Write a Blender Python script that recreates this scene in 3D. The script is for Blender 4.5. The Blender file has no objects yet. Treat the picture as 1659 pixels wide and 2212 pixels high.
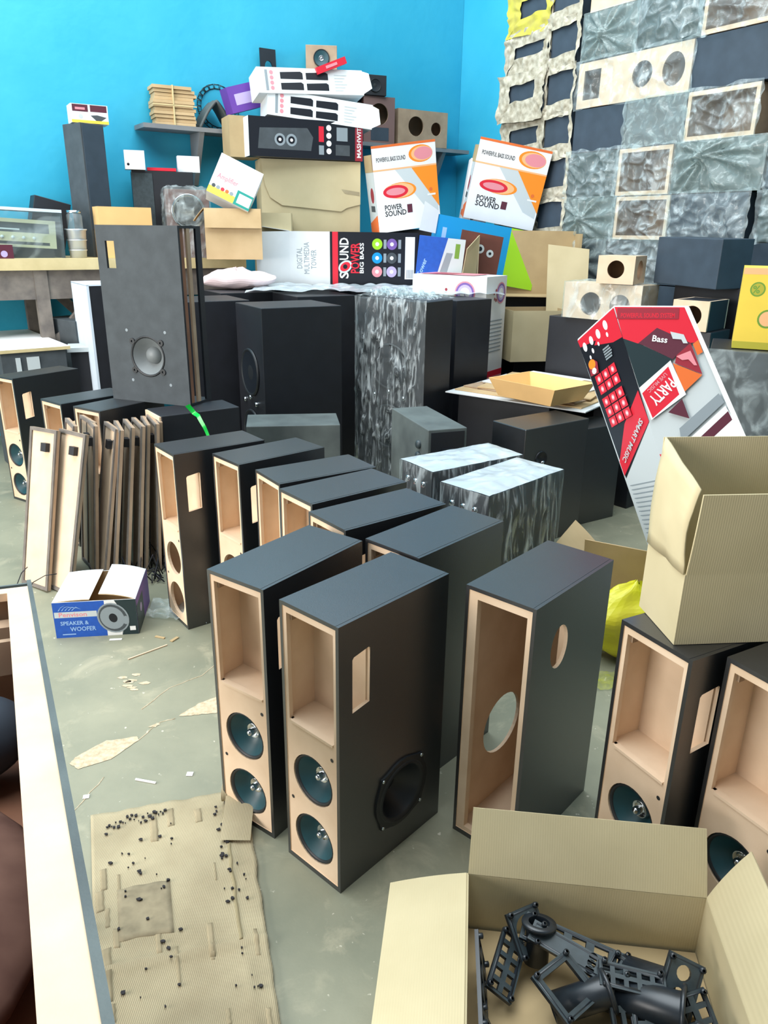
import bpy, math, random
from mathutils import Vector, Matrix, Euler, noise
from mathutils.geometry import tessellate_polygon
PI = math.pi
R = math.radians
random.seed(7)
sc = bpy.context.scene
col = sc.collection

# ------------------------------------------------------------------ camera
F_PX, PITCH, ROLL, CAM_H = 1631.48, 0.353772, 0.014487, 1.62
cd = bpy.data.cameras.new('camera')
cd.sensor_fit = 'HORIZONTAL'; cd.sensor_width = 36.0
cd.lens = 36.0 * F_PX / 1659.0
cd.clip_start = 0.02; cd.clip_end = 100
cam = bpy.data.objects.new('camera', cd); col.objects.link(cam)
_f = Vector((0, math.cos(PITCH), -math.sin(PITCH)))
_r = Vector((1, 0, 0)); _u = _r.cross(_f)
_R = math.cos(ROLL) * _r + math.sin(ROLL) * _u
_U = -math.sin(ROLL) * _r + math.cos(ROLL) * _u
cam.matrix_world = Matrix(((_R.x, _U.x, -_f.x, 0), (_R.y, _U.y, -_f.y, 0), (_R.z, _U.z, -_f.z, CAM_H), (0, 0, 0, 1)))
sc.camera = cam

# ------------------------------------------------------------------ world, lights, exposure
w = bpy.data.worlds.new('daylight'); sc.world = w; w.use_nodes = True
bg = w.node_tree.nodes['Background']
bg.inputs[0].default_value = (0.78, 0.92, 1.0, 1); bg.inputs[1].default_value = 0.17

def area(name, loc, target, sx, sy, power, color):
    l = bpy.data.lights.new(name, 'AREA'); l.shape = 'RECTANGLE'; l.size = sx; l.size_y = sy
    l.energy = power; l.color = color
    o = bpy.data.objects.new(name, l); col.objects.link(o); o.location = loc
    o.rotation_euler = (Vector(target) - Vector(loc)).to_track_quat('-Z', 'Y').to_euler()
    return o
area('skylight', (-1.5, 3.5, 6.2), (-0.8, 4.0, 0), 7.0, 6.0, 500, (0.88, 0.96, 1.0))
area('doorway_daylight', (-5.6, -0.6, 2.3), (0.2, 3.6, 0.8), 4.0, 3.2, 330, (1.0, 0.96, 0.91))
sc.view_settings.view_transform = 'Standard'
sc.view_settings.look = 'None'
sc.view_settings.gamma = 1.0
sc.view_settings.use_curve_mapping = False
sc.view_settings.exposure = 0.75
sc.cycles.max_bounces = 7
sc.cycles.transparent_max_bounces = 12

# ------------------------------------------------------------------ materials
def lin(c):
    return tuple((v / 255 / 12.92) if v / 255 <= 0.04045 else ((v / 255 + 0.055) / 1.055) ** 2.4 for v in c)
MATS = {}
def mat(name, rgb, rough=0.6, spec=0.4, metal=0.0, var=0.0, vscale=6.0, bump=0.0, bscale=60.0, rgb2=None, wave=None, sheen=0.0, coat=0.0):
    if name in MATS: return MATS[name]
    m = bpy.data.materials.new(name); m.use_nodes = True
    nt = m.node_tree; b = nt.nodes['Principled BSDF']
    c = (*lin(rgb), 1)
    b.inputs['Base Color'].default_value = c
    b.inputs['Roughness'].default_value = rough
    b.inputs['Specular IOR Level'].default_value = spec
    b.inputs['Metallic'].default_value = metal
    if sheen:
        b.inputs['Sheen Weight'].default_value = sheen; b.inputs['Sheen Roughness'].default_value = 0.4
    if coat:
        b.inputs['Coat Weight'].default_value = coat; b.inputs['Coat Roughness'].default_value = 0.35; b.inputs['Coat IOR'].default_value = 1.7
    tc = nt.nodes.new('ShaderNodeTexCoord')
    if var or rgb2:
        n = nt.nodes.new('ShaderNodeTexNoise'); n.inputs['Scale'].default_value = vscale; n.inputs['Detail'].default_value = 7
        nt.links.new(tc.outputs['Object'], n.inputs['Vector'])
        r = nt.nodes.new('ShaderNodeValToRGB'); nt.links.new(n.outputs['Fac'], r.inputs[0])
        r.color_ramp.elements[0].position = 0.32; r.color_ramp.elements[1].position = 0.68
        c2 = (*lin(rgb2), 1) if rgb2 else tuple(min(1, x * (1 + var)) for x in c[:3]) + (1,)
        r.color_ramp.elements[0].color = tuple(x * (1 - var) for x in c[:3]) + (1,)
        r.color_ramp.elements[1].color = c2
        nt.links.new(r.outputs[0], b.inputs['Base Color'])
    if bump or wave:
        bp = nt.nodes.new('ShaderNodeBump'); bp.inputs['Strength'].default_value = bump or 0.3; bp.inputs['Distance'].default_value = 0.002
        if wave:
            n2 = nt.nodes.new('ShaderNodeTexWave'); n2.inputs['Scale'].default_value = wave; n2.inputs['Distortion'].default_value = 0.2; n2.bands_direction = 'X'
        else:
            n2 = nt.nodes.new('ShaderNodeTexNoise'); n2.inputs['Scale'].default_value = bscale; n2.inputs['Detail'].default_value = 4
        nt.links.new(tc.outputs['Object'], n2.inputs['Vector'])
        nt.links.new(n2.outputs[1 if wave else 0], bp.inputs['Height'])
        nt.links.new(bp.outputs[0], b.inputs['Normal'])
    MATS[name] = m
    return m

VINYL = mat('black_vinyl', (18, 20, 25), 0.40, 1.0, var=0.15, vscale=30, bump=0.22, bscale=420, coat=0.45)
VDUST = mat('dusty_black_vinyl', (74, 80, 80), 0.6, 0.4, rgb2=(98, 106, 104), vscale=5, bump=0.2, bscale=260)
DARK = mat('matte_black_board', (24, 26, 33), 0.5, 0.6, var=0.15, vscale=12, bump=0.15, bscale=200)
GREYB = mat('charcoal_board', (72, 78, 82), 0.7, 0.3, var=0.12, vscale=14, bump=0.2, bscale=300)
NAVY = mat('navy_board', (56, 68, 80), 0.6, 0.4, var=0.12, vscale=10)
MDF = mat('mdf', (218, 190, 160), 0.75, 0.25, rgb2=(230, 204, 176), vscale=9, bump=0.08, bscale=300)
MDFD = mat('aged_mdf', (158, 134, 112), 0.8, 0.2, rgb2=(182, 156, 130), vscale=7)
CARD = mat('cardboard', (192, 178, 142), 0.85, 0.15, rgb2=(202, 188, 152), vscale=5, wave=60, bump=0.10)
CARDB = mat('brown_cardboard', (188, 160, 120), 0.85, 0.15, rgb2=(204, 176, 136), vscale=5)
CARDI = mat('cardboard_inside', (170, 148, 112), 0.9, 0.1, rgb2=(182, 160, 122), vscale=6)
CARDW = mat('worn_cardboard', (150, 138, 112), 0.9, 0.1, rgb2=(184, 172, 142), vscale=4, wave=70, bump=0.3)
CARDW2 = mat('scuffed_cardboard', (164, 150, 122), 0.9, 0.1, rgb2=(146, 134, 108), vscale=18)
CARDO = mat('orange_cardboard', (236, 190, 128), 0.8, 0.2, var=0.05)
CSTAIN = mat('cardboard_stain', (136, 126, 104), 0.9, 0.1, rgb2=(160, 148, 122), vscale=30)
INK = mat('ink_print', (52, 50, 52), 0.7, 0.2)
INKC = mat('faded_ink', (150, 138, 108), 0.8, 0.1)
WHITE = mat('white_print', (232, 232, 232), 0.5, 0.3, var=0.03)
WHITEC = mat('white_card', (222, 226, 228), 0.6, 0.3, var=0.04)
LGREY = mat('pale_grey_print', (196, 204, 206), 0.5, 0.3)
MGREY = mat('mid_grey_print', (140, 150, 156), 0.5, 0.3)
RED = mat('red_print', (214, 40, 58), 0.4, 0.45)
RED2 = mat('dark_red_print', (150, 44, 58), 0.45, 0.4)
PINK = mat('pink_print', (222, 140, 150), 0.6, 0.3)
MAROON = mat('maroon_print', (92, 44, 58), 0.45, 0.4)
ORANGE = mat('orange_print', (240, 140, 40), 0.5, 0.35)
ORANGE2 = mat('light_orange_print', (240, 182, 130), 0.5, 0.35)
RUST = mat('rust_print', (222, 110, 52), 0.5, 0.35)
BLACKP = mat('black_print', (24, 26, 34), 0.4, 0.45)
DKTEAL = mat('dark_teal_print', (34, 50, 54), 0.4, 0.45)
BLUEP = mat('blue_print', (36, 86, 178), 0.45, 0.4, var=0.08, vscale=40)
LBLUE = mat('light_blue_print', (150, 186, 232), 0.45, 0.4)
CYANP = mat('cyan_print', (20, 142, 200), 0.45, 0.4)
GREENP = mat('lime_print', (150, 204, 40), 0.45, 0.4)
TEALP = mat('teal_print', (20, 142, 130), 0.45, 0.4)
YELP = mat('yellow_print', (236, 204, 80), 0.5, 0.35, var=0.04)
YELD = mat('olive_yellow_print', (178, 170, 60), 0.5, 0.35)
GRN2 = mat('green_print', (112, 150, 60), 0.5, 0.35)
VIOLET = mat('violet_print', (120, 90, 160), 0.5, 0.35)
LILAC = mat('lilac_print', (186, 170, 214), 0.5, 0.35)
PURPLE = mat('purple_print', (104, 66, 160), 0.5, 0.35)
YBAG = mat('yellow_plastic', (232, 226, 30), 0.4, 0.5, rgb2=(214, 200, 50), vscale=8)
CONE = mat('teal_paper_cone', (30, 70, 78), 0.42, 0.5, var=0.15, vscale=20)
CONEB = mat('black_cone', (22, 28, 36), 0.4, 0.5)
RUBBER = mat('rubber_surround', (26, 30, 34), 0.5, 0.5)
CHROME = mat('chrome', (200, 205, 210), 0.12, 0.6, metal=1.0)
TUMB = mat('brushed_steel', (206, 212, 216), 0.32, 0.6, metal=0.45)
STEEL = mat('stainless_steel', (196, 204, 206), 0.25, 0.6, metal=1.0)
SILVERC = mat('silver_cone', (120, 126, 128), 0.5, 0.5)
PLAST = mat('black_plastic', (30, 36, 42), 0.35, 0.6, var=0.2, vscale=50)
DPLAST = mat('dusty_plastic', (56, 66, 70), 0.45, 0.5, var=0.2, vscale=40)
FOAM = mat('white_foam', (208, 220, 232), 0.7, 0.3, var=0.05)
WOOD = mat('bench_wood', (200, 182, 136), 0.8, 0.2, rgb2=(216, 198, 152), vscale=8)
GWOOD = mat('grey_wood', (104, 98, 94), 0.85, 0.2, rgb2=(130, 122, 114), vscale=12)
BROWN = mat('brown_veneer', (104, 62, 52), 0.45, 0.4, var=0.1)
METAL = mat('shelf_metal', (128, 130, 132), 0.5, 0.5, var=0.08)
PAPER = mat('newspaper', (204, 198, 180), 0.85, 0.2, rgb2=(148, 140, 120), vscale=22, bump=0.5, bscale=30)
PAPERY = mat('yellow_newspaper', (204, 196, 80), 0.85, 0.2, rgb2=(180, 170, 90), vscale=14)
IVORY = mat('ivory_fascia', (186, 182, 150), 0.5, 0.4, var=0.05)
GREEN = mat('green_ribbon', (10, 190, 70), 0.3, 0.6)
AMBERW = mat('worn_wood_panel', (120, 84, 66), 0.6, 0.3, rgb2=(150, 104, 80), vscale=6)
GRIME = mat('brown_cloth', (92, 66, 58), 0.9, 0.1, rgb2=(122, 92, 80), vscale=9)

def film(name, density=0.3, tint=(225, 238, 240), rough=0.18, scale=14, stretch=(1, 1, 1), glint=0.22):
    m = bpy.data.materials.new(name); m.use_nodes = True; nt = m.node_tree
    b = nt.nodes['Principled BSDF']; out = nt.nodes['Material Output']
    b.inputs['Base Color'].default_value = (*lin(tint), 1); b.inputs['Roughness'].default_value = rough
    b.inputs['Specular IOR Level'].default_value = 0.9
    tr = nt.nodes.new('ShaderNodeBsdfTransparent'); tr.inputs[0].default_value = (0.93, 0.97, 0.97, 1)
    mx = nt.nodes.new('ShaderNodeMixShader')
    tc = nt.nodes.new('ShaderNodeTexCoord'); mp = nt.nodes.new('ShaderNodeMapping'); mp.inputs['Scale'].default_value = stretch
    nt.links.new(tc.outputs['Object'], mp.inputs[0])
    n = nt.nodes.new('ShaderNodeTexNoise'); n.inputs['Scale'].default_value = scale; n.inputs['Detail'].default_value = 5; n.inputs['Distortion'].default_value = 1.6
    nt.links.new(mp.outputs[0], n.inputs['Vector'])
    r = nt.nodes.new('ShaderNodeMapRange'); r.inputs[1].default_value = 0.48; r.inputs[2].default_value = 0.70
    r.inputs[3].default_value = density * 0.62; r.inputs[4].default_value = min(0.92, density * 0.62 + glint)  # whiter noise streaks paint glints of light into the film
    nt.links.new(n.outputs[0], r.inputs[0]); nt.links.new(r.outputs[0], mx.inputs[0])
    bp = nt.nodes.new('ShaderNodeBump'); bp.inputs['Strength'].default_value = 0.35; bp.inputs['Distance'].default_value = 0.006
    nt.links.new(n.outputs[0], bp.inputs['Height']); nt.links.new(bp.outputs[0], b.inputs['Normal'])
    nt.links.new(tr.outputs[0], mx.inputs[1]); nt.links.new(b.outputs[0], mx.inputs[2])
    nt.links.new(mx.outputs[0], out.inputs[0])
    MATS[name] = m
    return m
FILM = film('clear_plastic_film', 0.24, rough=0.12, scale=9, stretch=(1, 1, .55), glint=.30)
FILMD = film('cloudy_plastic_film', 0.36, (210, 226, 224), 0.14)
FILMV = film('vertical_crumpled_film', 0.15, (230, 238, 240), 0.12, 26, (1, 1, 0.11), .55)
FILMS = film('silver_plastic_film', 1.15, (206, 218, 224), 0.2, 6, glint=.2)

# wall paint
def wall_mat():
    m = bpy.data.materials.new('cyan_wall_paint'); m.use_nodes = True; nt = m.node_tree; b = nt.nodes['Principled BSDF']
    tc = nt.nodes.new('ShaderNodeTexCoord')
    n = nt.nodes.new('ShaderNodeTexNoise'); n.inputs['Scale'].default_value = 0.7; n.inputs['Detail'].default_value = 6; n.inputs['Roughness'].default_value = 0.6
    nt.links.new(tc.outputs['Object'], n.inputs['Vector'])
    r = nt.nodes.new('ShaderNodeValToRGB'); nt.links.new(n.outputs[0], r.inputs[0])
    r.color_ramp.elements[0].position = 0.3; r.color_ramp.elements[0].color = (*lin((34, 160, 198)), 1)
    r.color_ramp.elements[1].position = 0.7; r.color_ramp.elements[1].color = (*lin((64, 180, 208)), 1)
    nt.links.new(r.outputs[0], b.inputs['Base Color']); b.inputs['Roughness'].default_value = 0.55
    n2 = nt.nodes.new('ShaderNodeTexNoise'); n2.inputs['Scale'].default_value = 12; n2.inputs['Detail'].default_value = 8
    nt.links.new(tc.outputs['Object'], n2.inputs['Vector'])
    bp = nt.nodes.new('ShaderNodeBump'); bp.inputs['Strength'].default_value = 0.25; bp.inputs['Distance'].default_value = 0.01
    nt.links.new(n2.outputs[0], bp.inputs['Height']); nt.links.new(bp.outputs[0], b.inputs['Normal'])
    return m
WALL = wall_mat()

def floor_mat():
    m = bpy.data.materials.new('worn_concrete'); m.use_nodes = True; nt = m.node_tree; b = nt.nodes['Principled BSDF']
    tc = nt.nodes.new('ShaderNodeTexCoord')
    def nz(s, d=8, ro=0.6, dist=0.0):
        n = nt.nodes.new('ShaderNodeTexNoise'); n.inputs['Scale'].default_value = s; n.inputs['Detail'].default_value = d
        n.inputs['Roughness'].default_value = ro; n.inputs['Distortion'].default_value = dist
        nt.links.new(tc.outputs['Object'], n.inputs['Vector']); return n
    def ramp(n, p0, c0, p1, c1):
        r = nt.nodes.new('ShaderNodeValToRGB'); nt.links.new(n.outputs[0], r.inputs[0])
        r.color_ramp.elements[0].position = p0; r.color_ramp.elements[0].color = c0
        r.color_ramp.elements[1].position = p1; r.color_ramp.elements[1].color = c1; return r
    base = ramp(nz(1.6), 0.35, (*lin((122, 124, 106)), 1), 0.7, (*lin((150, 148, 126)), 1))
    blot = ramp(nz(5, 8, 0.65, 0.6), 0.55, (0, 0, 0, 1), 0.75, (1, 1, 1, 1))
    mx = nt.nodes.new('ShaderNodeMixRGB'); nt.links.new(blot.outputs[0], mx.inputs[0]); mx.inputs[2].default_value = (*lin((168, 162, 138)), 1)
    nt.links.new(base.outputs[0], mx.inputs[1])
    speck = ramp(nz(38, 3, 0.5), 0.70, (0, 0, 0, 1), 0.74, (1, 1, 1, 1))
    mx2 = nt.nodes.new('ShaderNodeMixRGB'); nt.links.new(speck.outputs[0], mx2.inputs[0]); mx2.inputs[2].default_value = (*lin((196, 190, 172)), 1)
    nt.links.new(mx.outputs[0], mx2.inputs[1]); nt.links.new(mx2.outputs[0], b.inputs['Base Color'])
    b.inputs['Roughness'].default_value = 0.5; b.inputs['Specular IOR Level'].default_value = 0.4
    bp = nt.nodes.new('ShaderNodeBump'); bp.inputs['Strength'].default_value = 0.25; bp.inputs['Distance'].default_value = 0.004
    nt.links.new(nz(20).outputs[0], bp.inputs['Height']); nt.links.new(bp.outputs[0], b.inputs['Normal'])
    return m
FLOOR = floor_mat()
BROKEN = mat('broken_concrete', (176, 160, 132), 0.95, 0.1, rgb2=(208, 192, 166), vscale=60, bump=1.0, bscale=90)

# ------------------------------------------------------------------ mesh builder
TEXTC = {}
def text_geo(s, bold=True):
    k = (s, bold)
    if k not in TEXTC:
        cu = bpy.data.curves.new('lettering', 'FONT'); cu.body = s; cu.size = 1.0; cu.resolution_u = 2
        cu.offset = 0.02 if bold else 0.0
        o = bpy.data.objects.new('lettering', cu)
        me = bpy.data.meshes.new_from_object(o)
        vs = [(v.co.x, v.co.y) for v in me.vertices]; fs = [tuple(p.vertices) for p in me.polygons]
        bpy.data.objects.remove(o); bpy.data.curves.remove(cu); bpy.data.meshes.remove(me)
        x1 = max([v[0] for v in vs] + [0.01]); TEXTC[k] = (vs, fs, x1)
    return TEXTC[k]

class Frame:
    """a plane in the object's own space: origin, X, Y, outward N"""
    def __init__(s, o, X, Y):
        s.o = Vector(o); s.X = Vector(X).normalized(); s.Y = Vector(Y).normalized(); s.N = s.X.cross(s.Y)
    def p(s, x, y, l=0.0): return s.o + s.X * x + s.Y * y + s.N * l
def bf(side, w, d, h):
    return {'front': Frame((-w/2, -d/2, 0), (1, 0, 0), (0, 0, 1)), 'right': Frame((w/2, -d/2, 0), (0, 1, 0), (0, 0, 1)),
            'left': Frame((-w/2, d/2, 0), (0, -1, 0), (0, 0, 1)), 'back': Frame((w/2, d/2, 0), (-1, 0, 0), (0, 0, 1)),
            'top': Frame((-w/2, -d/2, h), (1, 0, 0), (0, 1, 0))}[side]

class MB:
    def __init__(s): s.v = []; s.f = []; s.m = []; s.mats = []; s.sm = []; s.lift = 0.0004
    def mi(s, m):
        if m not in s.mats: s.mats.append(m)
        return s.mats.index(m)
    def add(s, vs, fs, m, smooth=False):
        b = len(s.v); s.v += [tuple(v) for v in vs]; k = s.mi(m)
        for f in fs: s.f.append(tuple(b + i for i in f)); s.m.append(k); s.sm.append(smooth)
    def box(s, a, b, m, M=None, fm=None):
        x0, y0, z0 = a; x1, y1, z1 = b
        vs = [Vector(p) for p in ((x0,y0,z0),(x1,y0,z0),(x1,y1,z0),(x0,y1,z0),(x0,y0,z1),(x1,y0,z1),(x1,y1,z1),(x0,y1,z1))]
        if M: vs = [M @ v for v in vs]
        fs = {'bottom': (0,3,2,1), 'top': (4,5,6,7), 'front': (0,1,5,4), 'right': (1,2,6,5), 'back': (2,3,7,6), 'left': (3,0,4,7)}
        base = len(s.v); s.v += [tuple(v) for v in vs]
        for k, f in fs.items():
            s.f.append(tuple(base + i for i in f)); s.m.append(s.mi((fm or {}).get(k, m))); s.sm.append(False)
        return s
    def hexa(s, pts, m):   # 8 points, bottom ring then top ring
        s.add(pts, [(0,3,2,1),(4,5,6,7),(0,1,5,4),(1,2,6,5),(2,3,7,6),(3,0,4,7)], m); return s
    def poly(s, fr, pts, m, lift=None):
        if lift is None: s.lift += 0.0001; lift = s.lift
        P = [Vector((x, y, 0)) for x, y in pts]
        tris = tessellate_polygon([P])
        area = sum(P[i].x * P[(i+1) % len(P)].y - P[(i+1) % len(P)].x * P[i].y for i in range(len(P)))
        out = []
        for t in tris:
            a, b, c = (P[i] for i in t)
            out.append(tuple(t) if (b - a).cross(c - a).z > 0 else tuple(reversed(t)))
        s.add([fr.p(p.x, p.y, lift) for p in P], out, m); return s
    def rect(s, fr, x0, y0, x1, y1, m, lift=None): return s.poly(fr, [(x0,y0),(x1,y0),(x1,y1),(x0,y1)], m, lift)
    def disc(s, fr, x, y, r, m, ry=None, n=24, rot=0, lift=None):
        ry = ry or r
        pts = []
        for i in range(n):
            a = 2*PI*i/n; px, py = r*math.cos(a), ry*math.sin(a)
            pts.append((x + px*math.cos(rot) - py*math.sin(rot), y + px*math.sin(rot) + py*math.cos(rot)))
        return s.poly(fr, pts, m, lift)
    def text(s, fr, t, x, y, size, m, rot=0, bold=True, width=None, center=False, lift=None):
        if lift is None: s.lift += 0.0001; lift = s.lift
        vs, fs, x1 = text_geo(t, bold)
        k = (width / (x1 * size)) if width else 1.0
        c, sn = math.cos(rot), math.sin(rot); ox = -x1*size*k/2 if center else 0
        P = [(vx*size*k + ox, vy*size) for vx, vy in vs]
        s.add([fr.p(x + a*c - b*sn, y + a*sn + b*c, lift) for a, b in P], fs, m); return s
    def plate(s, fr, outer, holes, t, mf, mb=None, me=None, mh=None):
        """a board with cut-outs: front at the frame's plane, thickness t inwards"""
        mb = mb or mf; me = me or mf; mh = mh or me
        loops = [[Vector((x, y, 0)) for x, y in outer]] + [[Vector((x, y, 0)) for x, y in h] for h in holes]
        flat = [p for l in loops for p in l]; tris = tessellate_polygon(loops)
        tf = []
        for tr in tris:
            a, b, c = (flat[i] for i in tr)
            cr = (b - a).cross(c - a).z
            if abs(cr) < 1e-12: continue
            tf.append(tuple(tr) if cr > 0 else tuple(reversed(tr)))
        s.add([fr.p(p.x, p.y, 0) for p in flat], tf, mf)
        s.add([fr.p(p.x, p.y, -t) for p in flat], [tuple(reversed(f)) for f in tf], mb)
        for li, l in enumerate(loops):
            n = len(l); A = sum(l[i].x * l[(i+1) % n].y - l[(i+1) % n].x * l[i].y for i in range(n))
            vs = [fr.p(p.x, p.y, 0) for p in l] + [fr.p(p.x, p.y, -t) for p in l]
            fs = []
            for i in range(n):
                j = (i + 1) % n; q = (i, i+n, j+n, j)
                fs.append(q if (A > 0) == (li == 0) else tuple(reversed(q)))
            s.add(vs, fs, me if li == 0 else mh, smooth=False)
        return s
    def lathe(s, fr, x, y, prof, m, n=32, smooth=True):
        """prof: list of (radius, height along N)"""
        vs = []; fs = []
        for r, h in prof:
            for i in range(n):
                a = 2*PI*i/n; vs.append(fr.p(x + r*math.cos(a), y + r*math.sin(a), h))
        for k in range(len(prof)-1):
            for i in range(n):
                j = (i+1) % n; fs.append((k*n+i, k*n+j, (k+1)*n+j, (k+1)*n+i))
        s.add(vs, fs, m, smooth); return s
    def tube(s, pts, r, m, n=8, closed=False):
        pts = [Vector(p) for p in pts]; vs = []; fs = []; N = len(pts)
        for i, p in enumerate(pts):
            a = pts[(i-1) % N] if (closed or i > 0) else p; b = pts[(i+1) % N] if (closed or i < N-1) else p
            d = (b - a).normalized(); u = d.cross(Vector((0.13, 0.27, 0.95))).normalized(); v = d.cross(u)
            rr = r[i] if isinstance(r, (list, tuple)) else r
            for k in range(n):
                t = 2*PI*k/n; vs.append(p + u*rr*math.cos(t) + v*rr*math.sin(t))
        for i in range(N if closed else N-1):
            j = (i+1) % N
            for k in range(n): fs.append((i*n+k, i*n+(k+1) % n, j*n+(k+1) % n, j*n+k))
        if not closed: fs += [tuple(range(n-1, -1, -1)), tuple((N-1)*n+k for k in range(n))]
        s.add(vs, fs, m, True); return s
    def grid(s, fn, nu, nv, m, smooth=True, closed_u=False):
        vs = [fn(i/nu, j/nv) for j in range(nv+1) for i in range(nu+1)]
        fs = [(j*(nu+1)+i, j*(nu+1)+i+1, (j+1)*(nu+1)+i+1, (j+1)*(nu+1)+i) for j in range(nv) for i in range(nu)]
        s.add(vs, fs, m, smooth); return s
    def build(s, name, parent=None, loc=None, rot=None):
        me = bpy.data.meshes.new(name); me.from_pydata(s.v, [], s.f)
        for m in s.mats: me.materials.append(m)
        me.polygons.foreach_set('material_index', s.m); me.polygons.foreach_set('use_smooth', s.sm); me.update()
        o = bpy.data.objects.new(name, me); col.objects.link(o)
        if parent: o.parent = parent
        if loc is not None: o.location = loc
        if rot is not None: o.rotation_euler = tuple(R(a) for a in rot)
        return o

def tag(o, label, cat, group=None):
    o['label'] = label; o['category'] = cat
    if group: o['group'] = group
    return o
def thing(name, loc, rot, label, cat, group=None):
    o = bpy.data.objects.new(name, None); col.objects.link(o); o.empty_display_size = 0.1
    o.location = loc; o.rotation_euler = tuple(R(a) for a in ((0, 0, rot) if isinstance(rot, (int, float)) else rot))
    return tag(o, label, cat, group)
def struct(o): o['kind'] = 'structure'; return o
def dup(o, name=None, parent=None):
    c = o.copy(); col.objects.link(c); c.parent = parent
    for ch in list(o.children): dup(ch, None, c)
    return c
def circ(x, y, r, n=32, ry=None): return [(x + r*math.cos(2*PI*i/n), y + (ry or r)*math.sin(2*PI*i/n)) for i in range(n)]
def rc(x0, y0, x1, y1): return [(x0,y0),(x1,y0),(x1,y1),(x0,y1)]
def nz(p, s=1.0): return noise.noise(Vector(p) * s)

def crumple_shell(w, d, h, amp, seed, m, faces=('front','left','right','back','top'), off=0.006, n=18, fs=9.0, stretch=1.0):
    """a loose film that follows a box, with folds"""
    b = MB(); W, D, H = w+2*off, d+2*off, h+off
    for f in faces:
        fr = bf(f, W, D, H)
        fw = {'front': W, 'back': W, 'top': W}.get(f, D); fh = D if f == 'top' else H
        nu = max(4, int(n*fw/max(W, D, H)*1.6)); nv = max(4, int(n*fh/max(W, D, H)*1.6))
        def fn(u, v, fr=fr, fw=fw, fh=fh):
            e = min(1, 6*min(u, 1-u, (1-v) if f != 'top' else min(v, 1-v)) + 0.15)
            q = Vector((u*fw*fs + seed*3.1, v*fh*fs*stretch + seed, seed*1.7 + len(f)))
            k = .75*max(0, 1-2.6*abs(noise.noise(q)))**2 + 0.5*max(0, 1-2.4*abs(noise.noise(q*2.1)))**2 + .25*abs(noise.noise(q*.6))
            if len(faces) == 1 and f == 'front':
                jx = .022*noise.noise(Vector((v*5, seed, 1))); jy = .022*noise.noise(Vector((u*5, 7, seed)))
                return fr.p(u*fw + (u-.5)*.03 + jx, v*fh + (v-.5)*.02 + jy, amp*k*e*2 + .004*math.sin(u*19+v*7+seed))
            return fr.p(u*fw, v*fh, amp*k*e*2)
        b.grid(fn, nu, nv, m)
    return b

def starburst(fr, w, h, cx, cy, amp, seed, m, n=44):
    """gathered film pleated around one knot"""
    b = MB()
    def fn(u, v):
        x, y = u*w, v*h; dx, dy = x - cx, y - cy; r = math.hypot(dx, dy); a = math.atan2(dy, dx)
        ed = min(1, 8*min(u, 1-u, v, 1-v))
        pl = math.sin(a*12 + 3.5*noise.noise(Vector((a*1.3, seed, 0)))) * math.exp(-r*1.6/w) * min(1, r*25/w) * 1.6
        k = noise.noise(Vector((x*9 + seed, y*9, seed))) * 0.8
        knot = 1.6*math.exp(-(r/(0.05*w+0.01))**2)
        return fr.p(x, y, 0.012 + amp*ed*(0.8*pl + k*.8 + 0.8) + amp*knot*2)
    b.grid(fn, n, int(n*h/w)+8, m)
    return b

# ------------------------------------------------------------------ the room
n_ = Vector((-.547, .837, 0)); u_ = Vector((.837, .547, 0)); W0 = Vector((-2.07, 6.81, 0))
COR = W0 + u_*3.3226; sd = Vector((.547, -.837, 0)); SP = COR + Vector((-.837, -.547, 0))*.45
b = MB(); b.box((-7, -2.2, -.1), (6, 10.5, 0), FLOOR); fl = struct(b.build('floor'))
b = MB(); b.box((-3.9, 0, 0), (3.32, .15, 5.2), WALL)
struct(b.build('wall_back', loc=W0, rot=(0, 0, math.degrees(math.atan2(u_.y, u_.x)))))
b = MB(); b.box((-.15, 0, 0), (6.4, .15, 5.2), WALL)
struct(b.build('wall_right', loc=COR, rot=(0, 0, math.degrees(math.atan2(sd.y, sd.x)))))
def patch(pts, h, seed):
    b = MB(); fr = Frame((0, 0, 0), (1, 0, 0), (0, 1, 0)); out = []
    n = len(pts)
    for i in range(n):
        a, c = Vector(pts[i]), Vector(pts[(i+1) % n])
        for k in range(6):
            p = a.lerp(c, k/6); out.append((p.x + .006*nz((i*6+k, seed, 0), .9), p.y + .006*nz((seed, i*6+k, 3), .9)))
    b.poly(fr, out, BROKEN, h); return b.build('broken_concrete_patch', fl)
patch([(-1.003,1.999),(-.994,2.034),(-.926,2.119),(-.829,2.142),(-.817,2.122),(-.877,2.025),(-.963,1.973)], .0015, 1)
patch([(-.72,2.26),(-.665,2.34),(-.56,2.42),(-.52,2.33),(-.589,2.285),(-.665,2.269)], .0015, 2)
patch([(-.81,2.193),(-.783,2.22),(-.77,2.215),(-.78,2.199)], .0014, 3)
for i, pl in enumerate(([(-.96,1.60),(-.904,1.802),(-.86,1.97)], [(-.817,2.122),(-.776,2.226),(-.718,2.254)], [(-.86,2.30),(-.80,2.44),(-.70,2.52),(-.60,2.75)])):
    b = MB(); out = []
    for a_, c_ in zip(pl[:-1], pl[1:]):
        for k in range(5): out.append(Vector(a_).lerp(Vector(c_), k/5))
    b.tube([Vector((q.x+.006*nz((j, i, 2), .7), q.y+.006*nz((i, j, 5), .7), .0)) for j, q in enumerate(out)], [.0015+.0015*abs(nz((j, i, 0), .6)) for j in range(len(out))], BROKEN, 6); b.build('floor_crack', fl)
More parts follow.
